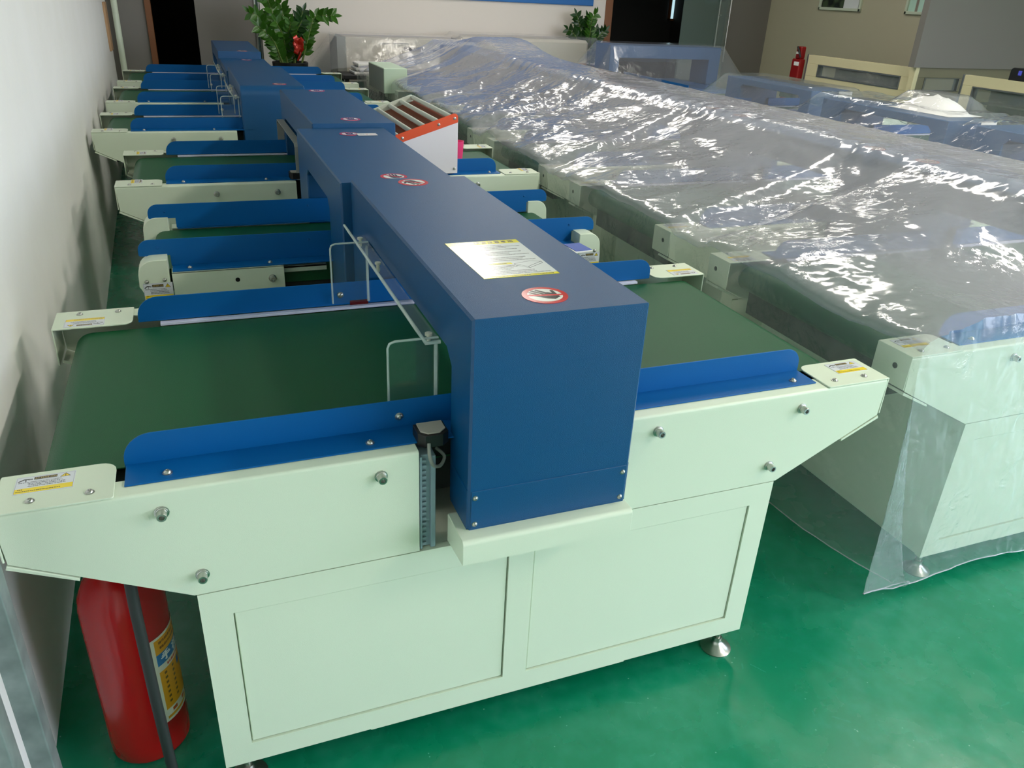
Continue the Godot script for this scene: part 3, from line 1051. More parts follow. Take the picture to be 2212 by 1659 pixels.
# cloth laid over boxes [x0, x1, z0, z1, top]: taut on top, falling off at a slope, sagging between
func tent(called: String, label: String, boxes: Array, lo: Vector2, hi: Vector2, slope: float, floor_y: float, step: float, mt: Material, sd: float, amp := 1.0) -> void:
	var rows: Array = []
	var nx := int((hi.x - lo.x) / step)
	var nz := int((hi.y - lo.y) / step)
	for i in nz + 1:
		var row := PackedVector3Array()
		for j in nx + 1:
			var x := lerpf(lo.x, hi.x, float(j) / nx)
			var z := lerpf(lo.y, hi.y, float(i) / nz)
			var y := floor_y
			for b in boxes:
				var dx := maxf(maxf(b[0] - x, x - b[1]), 0.0)
				var dz := maxf(maxf(b[2] - z, z - b[3]), 0.0)
				var d := Vector2(dx, dz).length()
				var s: float = b[5] if b.size() > 5 else slope
				var yy: float = b[4] - s * d * (1.0 - 0.32 * d / (d + 0.25))
				y = maxf(y, yy)
			var k := clampf((1.15 - y) * 2.5, 0.12, 1.0) * amp
			y += k * (0.03 * (folds.get_noise_3d(x * 1.2 + sd, y, z * 1.2) + 0.4) + 0.012 * (fine.get_noise_3d(x + sd, y, z) + 0.4))
			var sh := k * 0.02
			row.append(V(x + sh * fine.get_noise_3d(x + 9.0, y, z + sd), y + 0.012, z + sh * fine.get_noise_3d(x + 29.0, y, z + sd)))
		rows.append(row)
	var mb := MB.new()
	mb.sheet(rows, Vector3.UP)
	tag(obj(called, mb, mt), label, "plastic sheet", "clear plastic dust sheets")

func row_sheet() -> void:
	# one long sheet over the second row of machines, ridge over the detection heads
	var prof := [V(2.985, 0.66, 0), V(2.97, 0.815, 0), V(2.6, 0.9, 0), V(2.34, 0.99, 0), V(2.225, 1.082, 0), V(2.03, 1.086, 0), V(1.845, 1.082, 0), V(1.76, 1.025, 0), V(1.6, 0.95, 0), V(1.4, 0.885, 0), V(1.22, 0.845, 0), V(1.09, 0.806, 0), V(1.062, 0.785, 0), V(1.055, 0.72, 0), V(1.07, 0.5, 0), V(1.09, 0.28, 0), V(1.12, 0.03, 0)]
	var cv := Curve3D.new()
	for i in prof.size():
		var a: Vector3 = prof[maxi(i - 1, 0)]
		var b: Vector3 = prof[mini(i + 1, prof.size() - 1)]
		var s: float = minf(prof[i].distance_to(a), prof[i].distance_to(b))
		cv.add_point(prof[i], (a - b).normalized() * s * 0.28, (b - a).normalized() * s * 0.28)
	cv.bake_interval = 0.01
	var L := cv.get_baked_length()
	var nu := 260
	var line0 := PackedVector3Array()
	for j in nu + 1:
		line0.append(cv.sample_baked(L * j / nu, true))
	var rows: Array = []
	var nz := 560
	var z_front := -0.05
	var z_back := -7.15
	# front flap first: falls from the front edge to the ankle of the machine
	for i in 30:
		var f := float(i) / 30.0
		var row := PackedVector3Array()
		for j in nu + 1:
			var q := line0[j]
			if q.x < 1.84 and q.y > 0.78:
				q.y = lerpf(q.y, minf(q.y, 0.868 - 0.03 * clampf((1.25 - q.x) * 6.0, 0.0, 1.0)), clampf((1.84 - q.x) * 6.0, 0.0, 1.0))
			var drop := 0.045 + 0.012 * sin(q.x * 9.0)
			var y := lerpf(drop, q.y, smoothstep(0.0, 1.0, f) * 0.35 + f * 0.65)
			var zz := z_front + 0.012 + 0.03 * sin(f * PI) * 0.3 + 0.006 * fine.get_noise_3d(q.x * 1.5, y * 1.5, 3.0)
			row.append(V(q.x + ((0.05 * (1.0 - f) + 0.13 * clampf((0.78 - q.y) / 0.75, 0.0, 1.0)) * clampf((1.5 - q.x) * 3.0, 0.0, 1.0)), minf(y, q.y), zz))
		rows.append(row)
	for i in nz + 1:
		var z := lerpf(z_front, z_back, float(i) / nz)
		var k := fposmod(-(z + 0.08), 1.17)
		var gap := smoothstep(0.86, 0.98, k) * (1.0 - smoothstep(1.1, 1.17, k)) if z < -0.08 else 0.0
		var mound := exp(-pow((z + 5.75) / 0.55, 2.0))
		var row := PackedVector3Array()
		for j in nu + 1:
			var q := line0[j]
			var side := clampf((1.08 - q.y) * 8.0, 0.0, 1.0)
			var hang := clampf((0.78 - q.y) * 6.0, 0.0, 1.0)
			var slopep := side * (1.0 - hang)
			var d := folds.get_noise_3d(q.x * 1.1, q.y * 0.6, z * 1.1) + 0.35
			var e := fine.get_noise_3d(q.x, q.y, z) + 0.35
			var y := q.y + slopep * (0.012 * d + 0.046 * (facets.get_noise_3d(q.x * 1.1, q.y * 0.6, z) + 0.72)) - gap * slopep * 0.03 + (1.0 - side) * 0.004 * e
			# crinkled patches, and short puckers across the edge of the heads
			var patch := smoothstep(0.05, 0.55, soft.get_noise_2d(q.x * 1.3 + 4.0, z)) * 0.5 + exp(-pow((z + 3.5) / 1.0, 2.0)) * 0.8 + 0.03
			patch *= smoothstep(-5.3, -4.5, z) * (1.0 - 0.7 * smoothstep(-1.6, -0.7, z))
			var c := crease.get_noise_3d(q.x * 1.6 + z * 0.35, q.y * 1.2, z * 0.8)
			y += slopep * patch * (0.003 * c + 0.013 * (crumple.get_noise_3d(q.x * 1.5 + z * 0.4, q.y, z * 0.8) + 0.6))
			var rim := exp(-pow((q.x - 1.83) / 0.055, 2.0)) * (1.0 - hang)
			y += rim * 0.0045 * sin(z * 52.0 + q.x * 30.0 + 5.0 * soft.get_noise_2d(z * 2.0, 3.0)) * clampf(0.4 + 1.4 * soft.get_noise_2d(z * 1.2, 9.0), 0.0, 1.0)
			y = lerpf(y, minf(y, 0.868 - 0.03 * clampf((1.25 - q.x) * 6.0, 0.0, 1.0)), smoothstep(-0.5, -0.14, z) * clampf((1.84 - q.x) * 6.0, 0.0, 1.0) * (1.0 - hang))
			y += mound * 0.1 * clampf((q.y - 0.7) * 3.0, 0.0, 1.0)
			var x := q.x - hang * (0.022 * d + 0.006 * e - 0.012) + clampf((0.78 - q.y) / 0.75, 0.0, 1.0) * 0.13 * exp((z + 0.05) / 0.4) + hang * gap * 0.05
			if hang > 0.0 and q.x > 2.0:
				x = q.x
			var zz := z + slopep * 0.012 * fine.get_noise_3d(q.x + 7.0, q.y, z)
			row.append(V(x, y + 0.006 + 0.014 * (1.0 - hang), zz))
		rows.append(row)
	var root := thing("plastic_sheet", "large crinkled translucent plastic sheet draped over the second row of machines", "plastic sheet", Vector3.ZERO, 0.0, "clear plastic dust sheets")
	var js := nu
	while line0[js].y < 0.77:
		js -= 1
	var top: Array = []
	var skirt: Array = []
	for i in range(30, rows.size()):
		top.append(rows[i].slice(0, js + 1))
		skirt.append(rows[i].slice(js))
	var mb := MB.new()
	mb.sheet(top, Vector3.UP)
	obj("draped_top", mb, M["plastic film"], root)
	mb = MB.new()
	mb.sheet(skirt, Vector3.LEFT)
	obj("hanging_side", mb, M["hanging film"], root)
	mb = MB.new()
	var edge: Array = []
	for i in range(rows.size() - 1, 29, -4):
		edge.append(rows[i][nu])
	mb.tube(edge, 0.0022, 5)
	edge = []
	for j in range(nu, 60, -3):
		edge.append(rows[0][j])
	mb.tube(edge, 0.0022, 5)
	obj("hem", mb, M["plastic film"], root)
	mb = MB.new()
	mb.sheet(rows.slice(0, 31), Vector3.BACK)
	obj("front_flap", mb, M["hanging film"], root)

# ---------------------------------------------------------------- room
func room() -> void:
	var mb := MB.new()
	mb.box(V(-1.8, -0.1, -11.6), V(8.2, 0.0, 5.2), 0.0)
	struct("floor", mb, M["green epoxy"], "glossy scuffed green epoxy floor")
	mb = MB.new()
	mb.box(V(-1.8, 3.4, -11.6), V(8.2, 3.5, 5.2), 0.0)
	struct("ceiling", mb, M["ceiling paint"], "white painted ceiling above the machines")
	# left wall, a little out of true with the row
	mb = MB.new()
	mb.prism(PackedVector2Array([Vector2(-0.985, 0.5), Vector2(-1.215, -8.6), Vector2(-1.5, -8.6), Vector2(-1.5, 0.5)]), V(0, 0, 0), Vector3.RIGHT, V(0, 0, 1), V(0, 3.4, 0), 0.0)
	mb.prism(PackedVector2Array([Vector2(-0.985, 0.5), Vector2(-0.95, 5.0), Vector2(-1.5, 5.0), Vector2(-1.5, 0.5)]), V(0, 0, 0), Vector3.RIGHT, V(0, 0, 1), V(0, 3.4, 0), 0.0)
	struct("wall_left", mb, M["white wall"], "bright white plastered wall along the row of machines")
	mb = MB.new()
	mb.box(V(7.0, 0, -8.6), V(7.25, 3.4, -4.96), 0.0)
	mb.box(V(8.0, 0, -4.9), V(8.2, 3.4, 0.0), 0.0)
	mb.box(V(8.0, 3.1, 0.0), V(8.2, 3.4, 5.0), 0.0)
	mb.box(V(8.0, 0, 0.0), V(8.2, 0.3, 5.0), 0.0)
	struct("wall_right", mb, M["beige wall"], "beige wall with framed pictures behind the partitions")
	# wall behind the camera with a wide open entrance
	mb = MB.new()
	mb.box(V(-1.5, 0, 4.8), V(3.2, 3.4, 5.0), 0.0)
	mb.box(V(7.2, 0, 4.8), V(8.2, 3.4, 5.0), 0.0)
	mb.box(V(3.2, 2.9, 4.8), V(7.2, 3.4, 5.0), 0.0)
	struct("wall_front", mb, M["white wall"], "white wall round the wide shop entrance")
	# far wall with two openings to dark rooms
	mb = MB.new()
	mb.box(V(-1.3, 0, -8.75), V(-0.84, 3.4, -8.6), 0.0)
	mb.box(V(-0.84, 2.2, -8.75), V(-0.36, 3.4, -8.6), 0.0)
	mb.box(V(-0.36, 0, -8.75), V(0.24, 3.4, -8.6), 0.0)
	struct("wall_back", mb, M["grey wall"], "grey far wall beside the dark left doorway")
	mb = MB.new()
	mb.box(V(0.3, 0, -8.75), V(4.47, 3.4, -8.55), 0.0)
	struct("wall_partition", mb, M["far white wall"], "white far wall under the blue board")
	mb = MB.new()
	mb.box(V(4.57, 2.3, -8.75), V(6.3, 3.4, -8.6), 0.0)
	mb.box(V(6.3, 0, -8.75), V(7.1, 3.4, -8.6), 0.0)
	struct("wall_end", mb, M["grey wall"], "grey far wall beside the glass door")
	# rooms behind the openings
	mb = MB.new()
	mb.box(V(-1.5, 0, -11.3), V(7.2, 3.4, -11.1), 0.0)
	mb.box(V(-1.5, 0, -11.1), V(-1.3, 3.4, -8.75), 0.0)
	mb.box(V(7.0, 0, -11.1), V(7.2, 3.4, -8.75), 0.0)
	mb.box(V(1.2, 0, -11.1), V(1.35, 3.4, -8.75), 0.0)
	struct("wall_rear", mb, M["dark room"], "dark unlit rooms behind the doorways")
	# trims
	mb = MB.new()
	mb.box(V(-0.85, 0, -8.72), V(-0.79, 2.2, -8.57), 0.003)
	mb.box(V(-0.85, 2.2, -8.72), V(-0.355, 2.26, -8.57), 0.003)
	struct("trim_1", mb, M["brown wood"], "brown wooden frame round the left doorway")
	mb = MB.new()
	mb.box(V(4.47, 0, -8.74), V(4.57, 2.36, -8.54), 0.003)
	mb.box(V(4.47, 2.3, -8.74), V(6.3, 2.38, -8.54), 0.003)
	struct("trim_2", mb, M["brown wood"], "brown wooden frame round the right doorway")
	mb = MB.new()
	mb.lathe([Vector2(0.03, 0), Vector2(0.03, 3.4)], V(-1.13, 0, -8.52), Vector3.UP, 14)
	tag(obj("wall_pipe", mb, M["white powder coat"]), "white pipe running up the far left corner", "pipe")
	mb = MB.new()
	mb.box(V(0.36, 1.458, -8.552), V(4.29, 2.7, -8.53), 0.004)
	tag(obj("wall_board", mb, M["blue board"]), "long blue board mounted high on the far white wall", "board")
	mb = MB.new()
	mb.box(V(-1.212, 0.87, -8.12), V(-1.175, 1.3, -7.9), 0.004)
	tag(obj("wooden_strip", mb, M["light wood"]), "short wooden strip fixed to the left wall near the far corner", "strip")
	# glass doors
	var d := thing("glass_door", "narrow framed glass door beside the white far wall", "door", V(0.27, 0, -8.6))
	mb = MB.new()
	mb.box(V(-0.03, 0, -0.02), V(-0.012, 2.4, 0.02), 0.003)
	mb.box(V(0.012, 0, -0.02), V(0.03, 2.4, 0.02), 0.003)
	mb.box(V(-0.03, 1.02, -0.02), V(0.03, 1.05, 0.02), 0.003)
	obj("frame", mb, M["steel"], d)
	mb = MB.new()
	mb.box(V(-0.013, 0.05, -0.005), V(0.013, 2.35, 0.005), 0.001)
	obj("pane", mb, M["door glass"], d)
	mb = MB.new()
	mb.box(V(-0.014, 1.05, -0.008), V(0.014, 1.14, 0.008), 0.001)
	obj("blue_sticker", mb, M["card blue"], d)
	d = thing("glass_door", "frameless glass door with long steel pull handles at the right doorway", "door", V(6.2, 0, -8.52))
	mb = MB.new()
	mb.box(V(-0.62, 0.02, -0.006), V(0.1, 2.28, 0.006), 0.002)
	obj("pane", mb, M["door glass"], d)
	for s in [-1.0, 1.0]:
		mb = MB.new()
		mb.tube([V(0.02 + s * 0.05, 0.85, s * 0.05), V(0.02 + s * 0.05, 1.62, s * 0.05)], 0.014, 10)
		for y in [1.0, 1.42]:
			mb.tube([V(0.02 + s * 0.05, y, s * 0.05), V(0.02 + s * 0.05, y, 0)], 0.008, 8)
		obj("pull_handle", mb, M["steel"], d)
	mb = MB.new()
	mb.box(V(-0.6, 0.62, 0.0065), V(0.09, 0.95, 0.008), 0.0)
	obj("frosted_band", mb, M["window glass"], d)
	# lit window in the room behind
	d = thing("blind_window", "bright window with a pale blind deep inside the right doorway", "window", V(7.1, 1.5, -11.08))
	mb = MB.new()
	mb.box(V(-0.16, -0.2, 0), V(0.16, 1.0, 0.03), 0.002)
	obj("lit_blind", mb, M["lit window blind"], d)
	mb = MB.new()
	for x in [-0.19, 0.16]:
		mb.box(V(x, -0.23, 0), V(x + 0.03, 1.03, 0.05), 0.002)
	mb.box(V(-0.19, -0.23, 0), V(0.19, -0.2, 0.05), 0.002)
	obj("frame", mb, M["brown wood"], d)

func partitions() -> void:
	# cream office partitions with long panes along the right side
	var specs := [
		["cream partition with a long low window beside the red extinguisher stand", V(6.0, 0, 0), -6.47, -4.95, 1.095, -6.29, -5.1, 0.88, 1.006],
		["cream partition with a large window and a small device on top", V(5.95, 0, 0), -4.33, -2.4, 1.095, -4.22, -2.5, 0.55, 1.008]]
	for s in specs:
		var o := thing("office_partition", s[0], "partition", s[1], 0.0, "cream office partitions")
		var mb := MB.new()
		mb.box(V(0, 0, s[2]), V(0.06, s[7], s[3]), 0.003)
		mb.box(V(0, s[8], s[2]), V(0.06, s[4], s[3]), 0.003)
		mb.box(V(0, s[7], s[2]), V(0.06, s[8], s[5]), 0.003)
		mb.box(V(0, s[7], s[6]), V(0.06, s[8], s[3]), 0.003)
		obj("panel", mb, M["cream panel"], o)
		mb = MB.new()
		for q in [[s[5], s[7], s[6], s[7] + 0.012], [s[5], s[8] - 0.012, s[6], s[8]], [s[5], s[7], s[5] + 0.012, s[8]], [s[6] - 0.012, s[7], s[6], s[8]]]:
			mb.box(V(-0.004, q[1], q[0]), V(0.064, q[3], q[2]), 0.001)
		mb.box(V(-0.003, 0, s[2] - 0.02), V(0.063, s[4] + 0.003, s[2]), 0.002)
		obj("window_frame", mb, M["dull steel"], o)
		mb = MB.new()
		mb.box(V(0.025, s[7], s[5]), V(0.031, s[8], s[6]), 0.0)
		obj("pane", mb, M["window glass"], o)
		mb = MB.new()
		mb.box(V(0.3, 0.5, s[5] - 0.05), V(0.34, 1.04, s[6]), 0.002)
		for k in 4:
			mb.box(V(0.14, 0.62 + k * 0.12, s[5]), V(0.3, 0.635 + k * 0.12, s[6]), 0.002)
		obj("shelf_behind", mb, M["grey wall"], o)
	var c := thing("cross_partition", "beige cross partition with one small dark window under the grey wall panel", "partition", V(0, 0, -4.9))
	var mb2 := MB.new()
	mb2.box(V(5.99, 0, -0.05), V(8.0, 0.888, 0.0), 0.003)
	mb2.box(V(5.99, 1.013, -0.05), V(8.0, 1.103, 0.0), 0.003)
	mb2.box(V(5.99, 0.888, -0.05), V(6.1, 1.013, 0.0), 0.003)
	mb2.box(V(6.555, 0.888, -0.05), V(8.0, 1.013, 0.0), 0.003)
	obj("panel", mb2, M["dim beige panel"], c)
	mb2 = MB.new()
	mb2.box(V(5.95, 0, -0.06), V(6.0, 1.11, 0.01), 0.004)
	obj("post", mb2, M["cream panel"], c)
	mb2 = MB.new()
	mb2.box(V(6.1, 0.888, -0.03), V(6.555, 1.013, -0.024), 0.0)
	obj("pane", mb2, M["window glass"], c)
	mb2 = MB.new()
	for q in [[6.1, 0.888, 6.555, 0.896], [6.1, 1.005, 6.555, 1.013], [6.1, 0.888, 6.108, 1.013], [6.547, 0.888, 6.555, 1.013]]:
		mb2.box(V(q[0], q[1], -0.055), V(q[2], q[3], 0.004), 0.001)
	obj("window_frame", mb2, M["dull steel"], c)
	mb2 = MB.new()
	mb2.box(V(5.885, 1.105, -4.93), V(8.2, 3.4, -4.86), 0.0)
	struct("wall_pier", mb2, M["grey wall"], "plain grey wall pier above the beige cross partition")
	# framed pictures
	var k2 := 0
	for q in [[-7.62, -6.9, "left framed glass picture on the beige wall"], [-6.22, -5.4, "right framed glass picture partly behind the grey pier"]]:
		var p := thing("framed_picture", q[2], "picture", V(7.0, 1.55, 0), 0.0, "framed pictures on the beige wall")
		mb2 = MB.new()
		for r in [[q[0], 0.0, q[1], 0.03], [q[0], 0.47, q[1], 0.5], [q[0], 0.0, q[0] + 0.03, 0.5], [q[1] - 0.03, 0.0, q[1], 0.5]]:
			mb2.box(V(-0.03, r[1], r[0]), V(0.0, r[3], r[2]), 0.003)
		obj("frame", mb2, M["white powder coat"], p)
		label_plate("print", V(-0.006, 0.47, q[0] + 0.03), V(-0.006, 0.47, q[1] - 0.03), V(-0.006, 0.03, q[1] - 0.03), V(-0.006, 0.03, q[0] + 0.03), V(-1, 0, 0), M["picture"] if k2 == 0 else M["mint picture"], p)
		k2 += 1
	# device on the near partition
	var dv := thing("desk_device", "small dark grey device with a blue display on the near cream partition", "device", V(5.98, 1.095, -3.82))
	mb2 = MB.new()
	mb2.prism(rpoly([[-0.08, 0.0], [0.08, 0.0], [0.08, 0.1, 0.03], [-0.08, 0.1, 0.03]]), V(-0.03, 0, 0), V(0, 0, 1), Vector3.UP, V(0.07, 0, 0), 0.004)
	obj("body", mb2, M["black plastic"], dv)
	mb2 = MB.new()
	mb2.box(V(-0.034, 0.045, 0.0), V(-0.029, 0.08, 0.03), 0.001)
	obj("display", mb2, M["screen blue"], dv)
	# extinguisher box stand by the first partition
	var ex := thing("fire_point", "red fire point stand with a dark box beside the far end of the cream partition", "fire point", V(5.98, 0, -6.62))
	mb2 = MB.new()
	mb2.box(V(-0.04, 0.8, -0.05), V(0.04, 1.04, 0.09), 0.01)
	mb2.box(V(-0.035, 1.04, -0.01), V(0.035, 1.17, 0.075), 0.01)
	obj("red_card", mb2, M["red card"], ex)
	mb2 = MB.new()
	mb2.box(V(-0.044, 0.97, 0.0), V(-0.039, 1.01, 0.08), 0.001)
	obj("white_print", mb2, M["paper"], ex)
	mb2 = MB.new()
	mb2.box(V(-0.039, 1.09, 0.0), V(-0.034, 1.115, 0.05), 0.001)
	obj("white_print", mb2, M["paper"], ex)
	mb2 = MB.new()
	mb2.box(V(-0.06, 0.0, -0.12), V(0.06, 0.62, 0.1), 0.006)
	obj("base_cabinet", mb2, M["red card"], ex)
	mb2 = MB.new()
	mb2.box(V(-0.065, 0.62, -0.13), V(0.06, 0.8, 0.09), 0.006)
	obj("dark_box", mb2, M["black plastic"], ex)
	mb2 = MB.new()
	mb2.tube([V(-0.045, 1.165, 0.02), V(-0.055, 1.13, 0.06), V(-0.05, 1.06, 0.1)], 0.011, 8)
	obj("strap", mb2, M["black plastic"], ex)

# ---------------------------------------------------------------- second machine, a lower narrow one
func narrow_detector() -> void:
	var o := thing("needle_detector", "narrow blue needle detector with rounded end covers, directly behind the front machine", "detector", V(0.017, 0, -1.25), 0.0, "needle detectors in the left row")
	var mb := MB.new()
	mb.prism(PackedVector2Array([Vector2(0.205, 0.6), Vector2(0.205, 1.056), Vector2(-0.75, 1.056), Vector2(-0.75, 0.6), Vector2(-0.52, 0.6), Vector2(-0.52, 0.925), Vector2(-0.49, 0.95), Vector2(-0.06, 0.95), Vector2(-0.03, 0.925), Vector2(-0.03, 0.6)]), V(-0.192, 0, 0), V(0, 0, 1), Vector3.UP, V(0.343, 0, 0), 0.004)
	var head := obj("detection_head", mb, M["blue powder coat"], o)
	round_label("prohibition_sign", V(-0.023, 1.056, 0.145), 0.04, 0.0, M["sign"], head)
	round_label("prohibition_sign", V(-0.014, 1.056, -0.615), 0.036, 0.3, M["sign"], head)
	label_plate("white_tag", V(0.012, 1.0575, -0.61), V(0.086, 1.0575, -0.61), V(0.086, 1.0575, -0.565), V(0.012, 1.0575, -0.565), Vector3.UP, M["tag"], head)
	mb = MB.new()
	mb.box(V(-0.55, 0.08, -0.54), V(0.55, 0.6, 0.05), 0.004)
	obj("cabinet", mb, M["white powder coat"], o)
	for sx in [-1.0, 1.0]:
		for z in [-0.5, 0.02]:
			foot(o, sx * 0.5, z, 0.09)
	mb = MB.new()
	mb.box(V(-0.67, 0.62, -0.5), V(0.67, 0.74, -0.07), 0.003)
	obj("conveyor_bed", mb, M["dark frame"], o)
	for q in [[-0.678, -0.349, 0.0], [0.26, 0.7, 0.0], [-0.678, 0.7, -0.56]]:
		mb = MB.new()
		mb.box(V(q[0], 0.6, q[2] - 0.003), V(q[1], 0.757, q[2]), 0.0008)
		mb.box(V(q[0], 0.754, minf(q[2], q[2] - (0.05 if q[2] == 0.0 else -0.05))), V(q[1], 0.757, maxf(q[2], q[2] - (0.05 if q[2] == 0.0 else -0.05))), 0.0008)
		var sp := obj("side_panel", mb, M["white powder coat"], o)
		if q[2] == 0.0 and q[0] < 0.0:
			mb = MB.new()
			socket_bolt(mb, V(-0.386, 0.718, 0), V(0, 0, 1))
			obj("bolt", mb, M["steel"], sp)
			mb = MB.new()
			mb.lathe([Vector2(0, 0), Vector2(0.007, 0), Vector2(0.007, 0.0006), Vector2(0, 0.0006)], V(-0.491, 0.721, 0), V(0, 0, 1), 12)
			obj("hole", mb, M["dark hole"], sp)
	mb = MB.new()
	mb.box(V(-0.349, 0.722, -0.04), V(-0.21, 0.742, -0.037), 0.0008)
	mb.box(V(-0.349, 0.735, -0.08), V(-0.21, 0.742, -0.037), 0.0008)
	obj("inner_plate", mb, M["white powder coat"], o)
	for sx in [-1.0, 1.0]:
		for sd in [0.0, 1.0]:
			mb = MB.new()
			var pr := rpoly([[0.685, 0.664], [0.685, 0.8], [0.768, 0.8, 0.045], [0.772, 0.72], [0.745, 0.664]], 6)
			var pp := PackedVector2Array()
			for q in pr:
				pp.append(Vector2(sx * q.x, q.y))
			var zc := 0.003 if sd == 0.0 else -0.563
			var dz := -0.07 if sd == 0.0 else 0.07
			mb.prism(pp, V(0, 0, zc), Vector3.RIGHT, Vector3.UP, V(0, 0, dz), 0.002)
			var cap := obj("end_cover", mb, M["white powder coat"], o)
			for q in [[0.75, 0.735], [0.7, 0.738]]:
				var sb := MB.new()
				screw_head(sb, V(sx * q[0], q[1], zc + (0.0 if sd == 0.0 else 0.0)), V(0, 0, 1.0 if sd == 0.0 else -1.0), 0.005)
				obj("screw", sb, M["steel"], cap)
			if sd == 0.0:
				var x0 := -0.762 if sx < 0.0 else 0.69
				label_plate("warning_label", V(x0, 0.73, 0.0032), V(x0 + 0.082, 0.73, 0.0032), V(x0 + 0.082, 0.676, 0.0032), V(x0, 0.676, 0.0032), V(0, 0, 1), M["warning"], cap)
	mb = MB.new()
	mb.prism(rpoly([[-0.735, 0.68, 0.03], [0.735, 0.68, 0.03], [0.735, 0.752, 0.034], [-0.735, 0.752, 0.034]], 8), V(0, 0, -0.5), Vector3.RIGHT, Vector3.UP, V(0, 0, 0.44), 0.0005)
	obj("conveyor_belt", mb, M["green belt"], o)
	for q in [[-0.765, -0.16, -0.06, 1.0], [0.12, 0.768, -0.06, 1.0], [-0.748, -0.1, -0.5, -1.0], [0.12, 0.768, -0.5, -1.0]]:
		mb = MB.new()
		var y0 := 0.762
		var y1 := 0.846
		var pl: PackedVector2Array
		if q[0] < 0.0:
			pl = rpoly([[q[0], 0.796, 0.006], [q[0] + 0.088, 0.796], [q[0] + 0.088, y0], [q[1], y0], [q[1], y1], [q[0], y1, 0.032]], 6)
		else:
			pl = rpoly([[q[0], y0], [q[1] - 0.088, y0], [q[1] - 0.088, 0.796], [q[1], 0.796, 0.006], [q[1], y1, 0.032], [q[0], y1]], 6)
		mb.prism(pl, V(0, 0, q[2]), Vector3.RIGHT, Vector3.UP, V(0, 0, 0.003), 0.0006)
		var a: float = q[0] + (0.09 if q[0] < 0.0 else 0.0)
		var b: float = q[1] - (0.0 if q[0] < 0.0 else 0.09)
		mb.box(V(a, 0.7575, minf(q[2], q[2] + q[3] * 0.055)), V(b, 0.7625, maxf(q[2], q[2] + q[3] * 0.055)), 0.0008)
		mb.box(V(a, 0.7575, q[2] - q[3] * 0.006), V(b, 0.761, q[2]), 0.0005)
		var r := obj("guide_rail", mb, M["light blue powder coat"], o)
		for x in [a + 0.05, (a + b) / 2.0 + 0.03]:
			var sb := MB.new()
			screw_head(sb, V(x, 0.7625, q[2] + q[3] * 0.035), Vector3.UP, 0.0065)
			obj("screw", sb, M["steel"], r)
		mb = MB.new()
		for x in [q[0] + 0.055, q[1] - 0.1]:
			screw_head(mb, V(x, 0.82, q[2] + (0.003 if q[3] > 0.0 else 0.003)), V(0, 0, 1), 0.0035)
		obj("rivet", mb, M["light blue powder coat"], r)

func roller_chute() -> void:
	var o := thing("roller_chute", "white and orange sloping roller chute with brown slots beside the third machine", "chute", V(0, 0, 0))
	var mb := MB.new()
	var zn := -2.36
	var zf := -3.06
	mb.prism(rpoly([[0.23, 0.79], [0.592, 0.79], [0.592, 1.035], [0.23, 0.912]]), V(0, 0, zn), Vector3.RIGHT, Vector3.UP, V(0, 0, -0.006), 0.0012)
	var sp := obj("side_panel", mb, M["pale panel"], o)
	mb = MB.new()
	mb.prism(rpoly([[0.22, 0.9], [0.592, 1.02], [0.592, 1.058, 0.016], [0.57, 1.058, 0.01], [0.22, 0.94]]), V(0, 0, zn + 0.002), Vector3.RIGHT, Vector3.UP, V(0, 0, -0.006), 0.0012)
	obj("orange_strip", mb, M["orange plastic"], sp)
	for q in [[0.575, 1.037], [0.5, 1.011], [0.33, 0.953], [0.578, 0.812]]:
		mb = MB.new()
		screw_head(mb, V(q[0], q[1], zn + 0.002), V(0, 0, 1), 0.0055)
		obj("screw", mb, M["steel"], sp)
	mb = MB.new()
	mb.prism(rpoly([[0.23, 0.79], [0.562, 0.79], [0.562, 1.062, 0.012], [0.23, 0.944]]), V(0, 0, zf), Vector3.RIGHT, Vector3.UP, V(0, 0, 0.006), 0.0012)
	obj("side_panel", mb, M["roller white"], o)
	mb = MB.new()
	mb.prism(rpoly([[0.24, 0.91], [0.575, 1.022], [0.575, 1.03], [0.24, 0.918]]), V(0, 0, zf + 0.006), Vector3.RIGHT, Vector3.UP, V(0, 0, zn - zf - 0.012), 0.0005)
	obj("slotted_deck", mb, M["brown slot"], o)
	for k in 6:
		var f := k / 5.0
		mb = MB.new()
		var c := V(lerpf(0.252, 0.56, f), lerpf(0.937, 1.043, f), 0)
		mb.tube([c + V(0, 0, zf + 0.006), c + V(0, 0, zn - 0.006)], 0.011, 10)
		obj("roller_bar", mb, M["roller white"], o)
	mb = MB.new()
	mb.box(V(0.575, 0.79, zf + 0.006), V(0.581, 1.03, zn - 0.006), 0.001)
	obj("end_panel", mb, M["pale panel"], o)

func hood(root: Node3D, hl: float, z0: float, z1: float) -> void:
	var mb := MB.new()
	mb.prism(PackedVector2Array([Vector2(z0, 0.785), Vector2(z0, 0.925), Vector2(z0 - 0.015, 0.94), Vector2(z1 + 0.015, 0.94), Vector2(z1, 0.925), Vector2(z1, 0.785), Vector2(z1 + 0.004, 0.785), Vector2(z1 + 0.004, 0.92), Vector2(z1 + 0.02, 0.936), Vector2(z0 - 0.02, 0.936), Vector2(z0 - 0.004, 0.92), Vector2(z0 - 0.004, 0.785)]), V(hl - 0.034, 0, 0), V(0, 0, 1), Vector3.UP, V(0.033, 0, 0), 0.0006)
	obj("tunnel_shroud", mb, M["grey powder coat"], root)

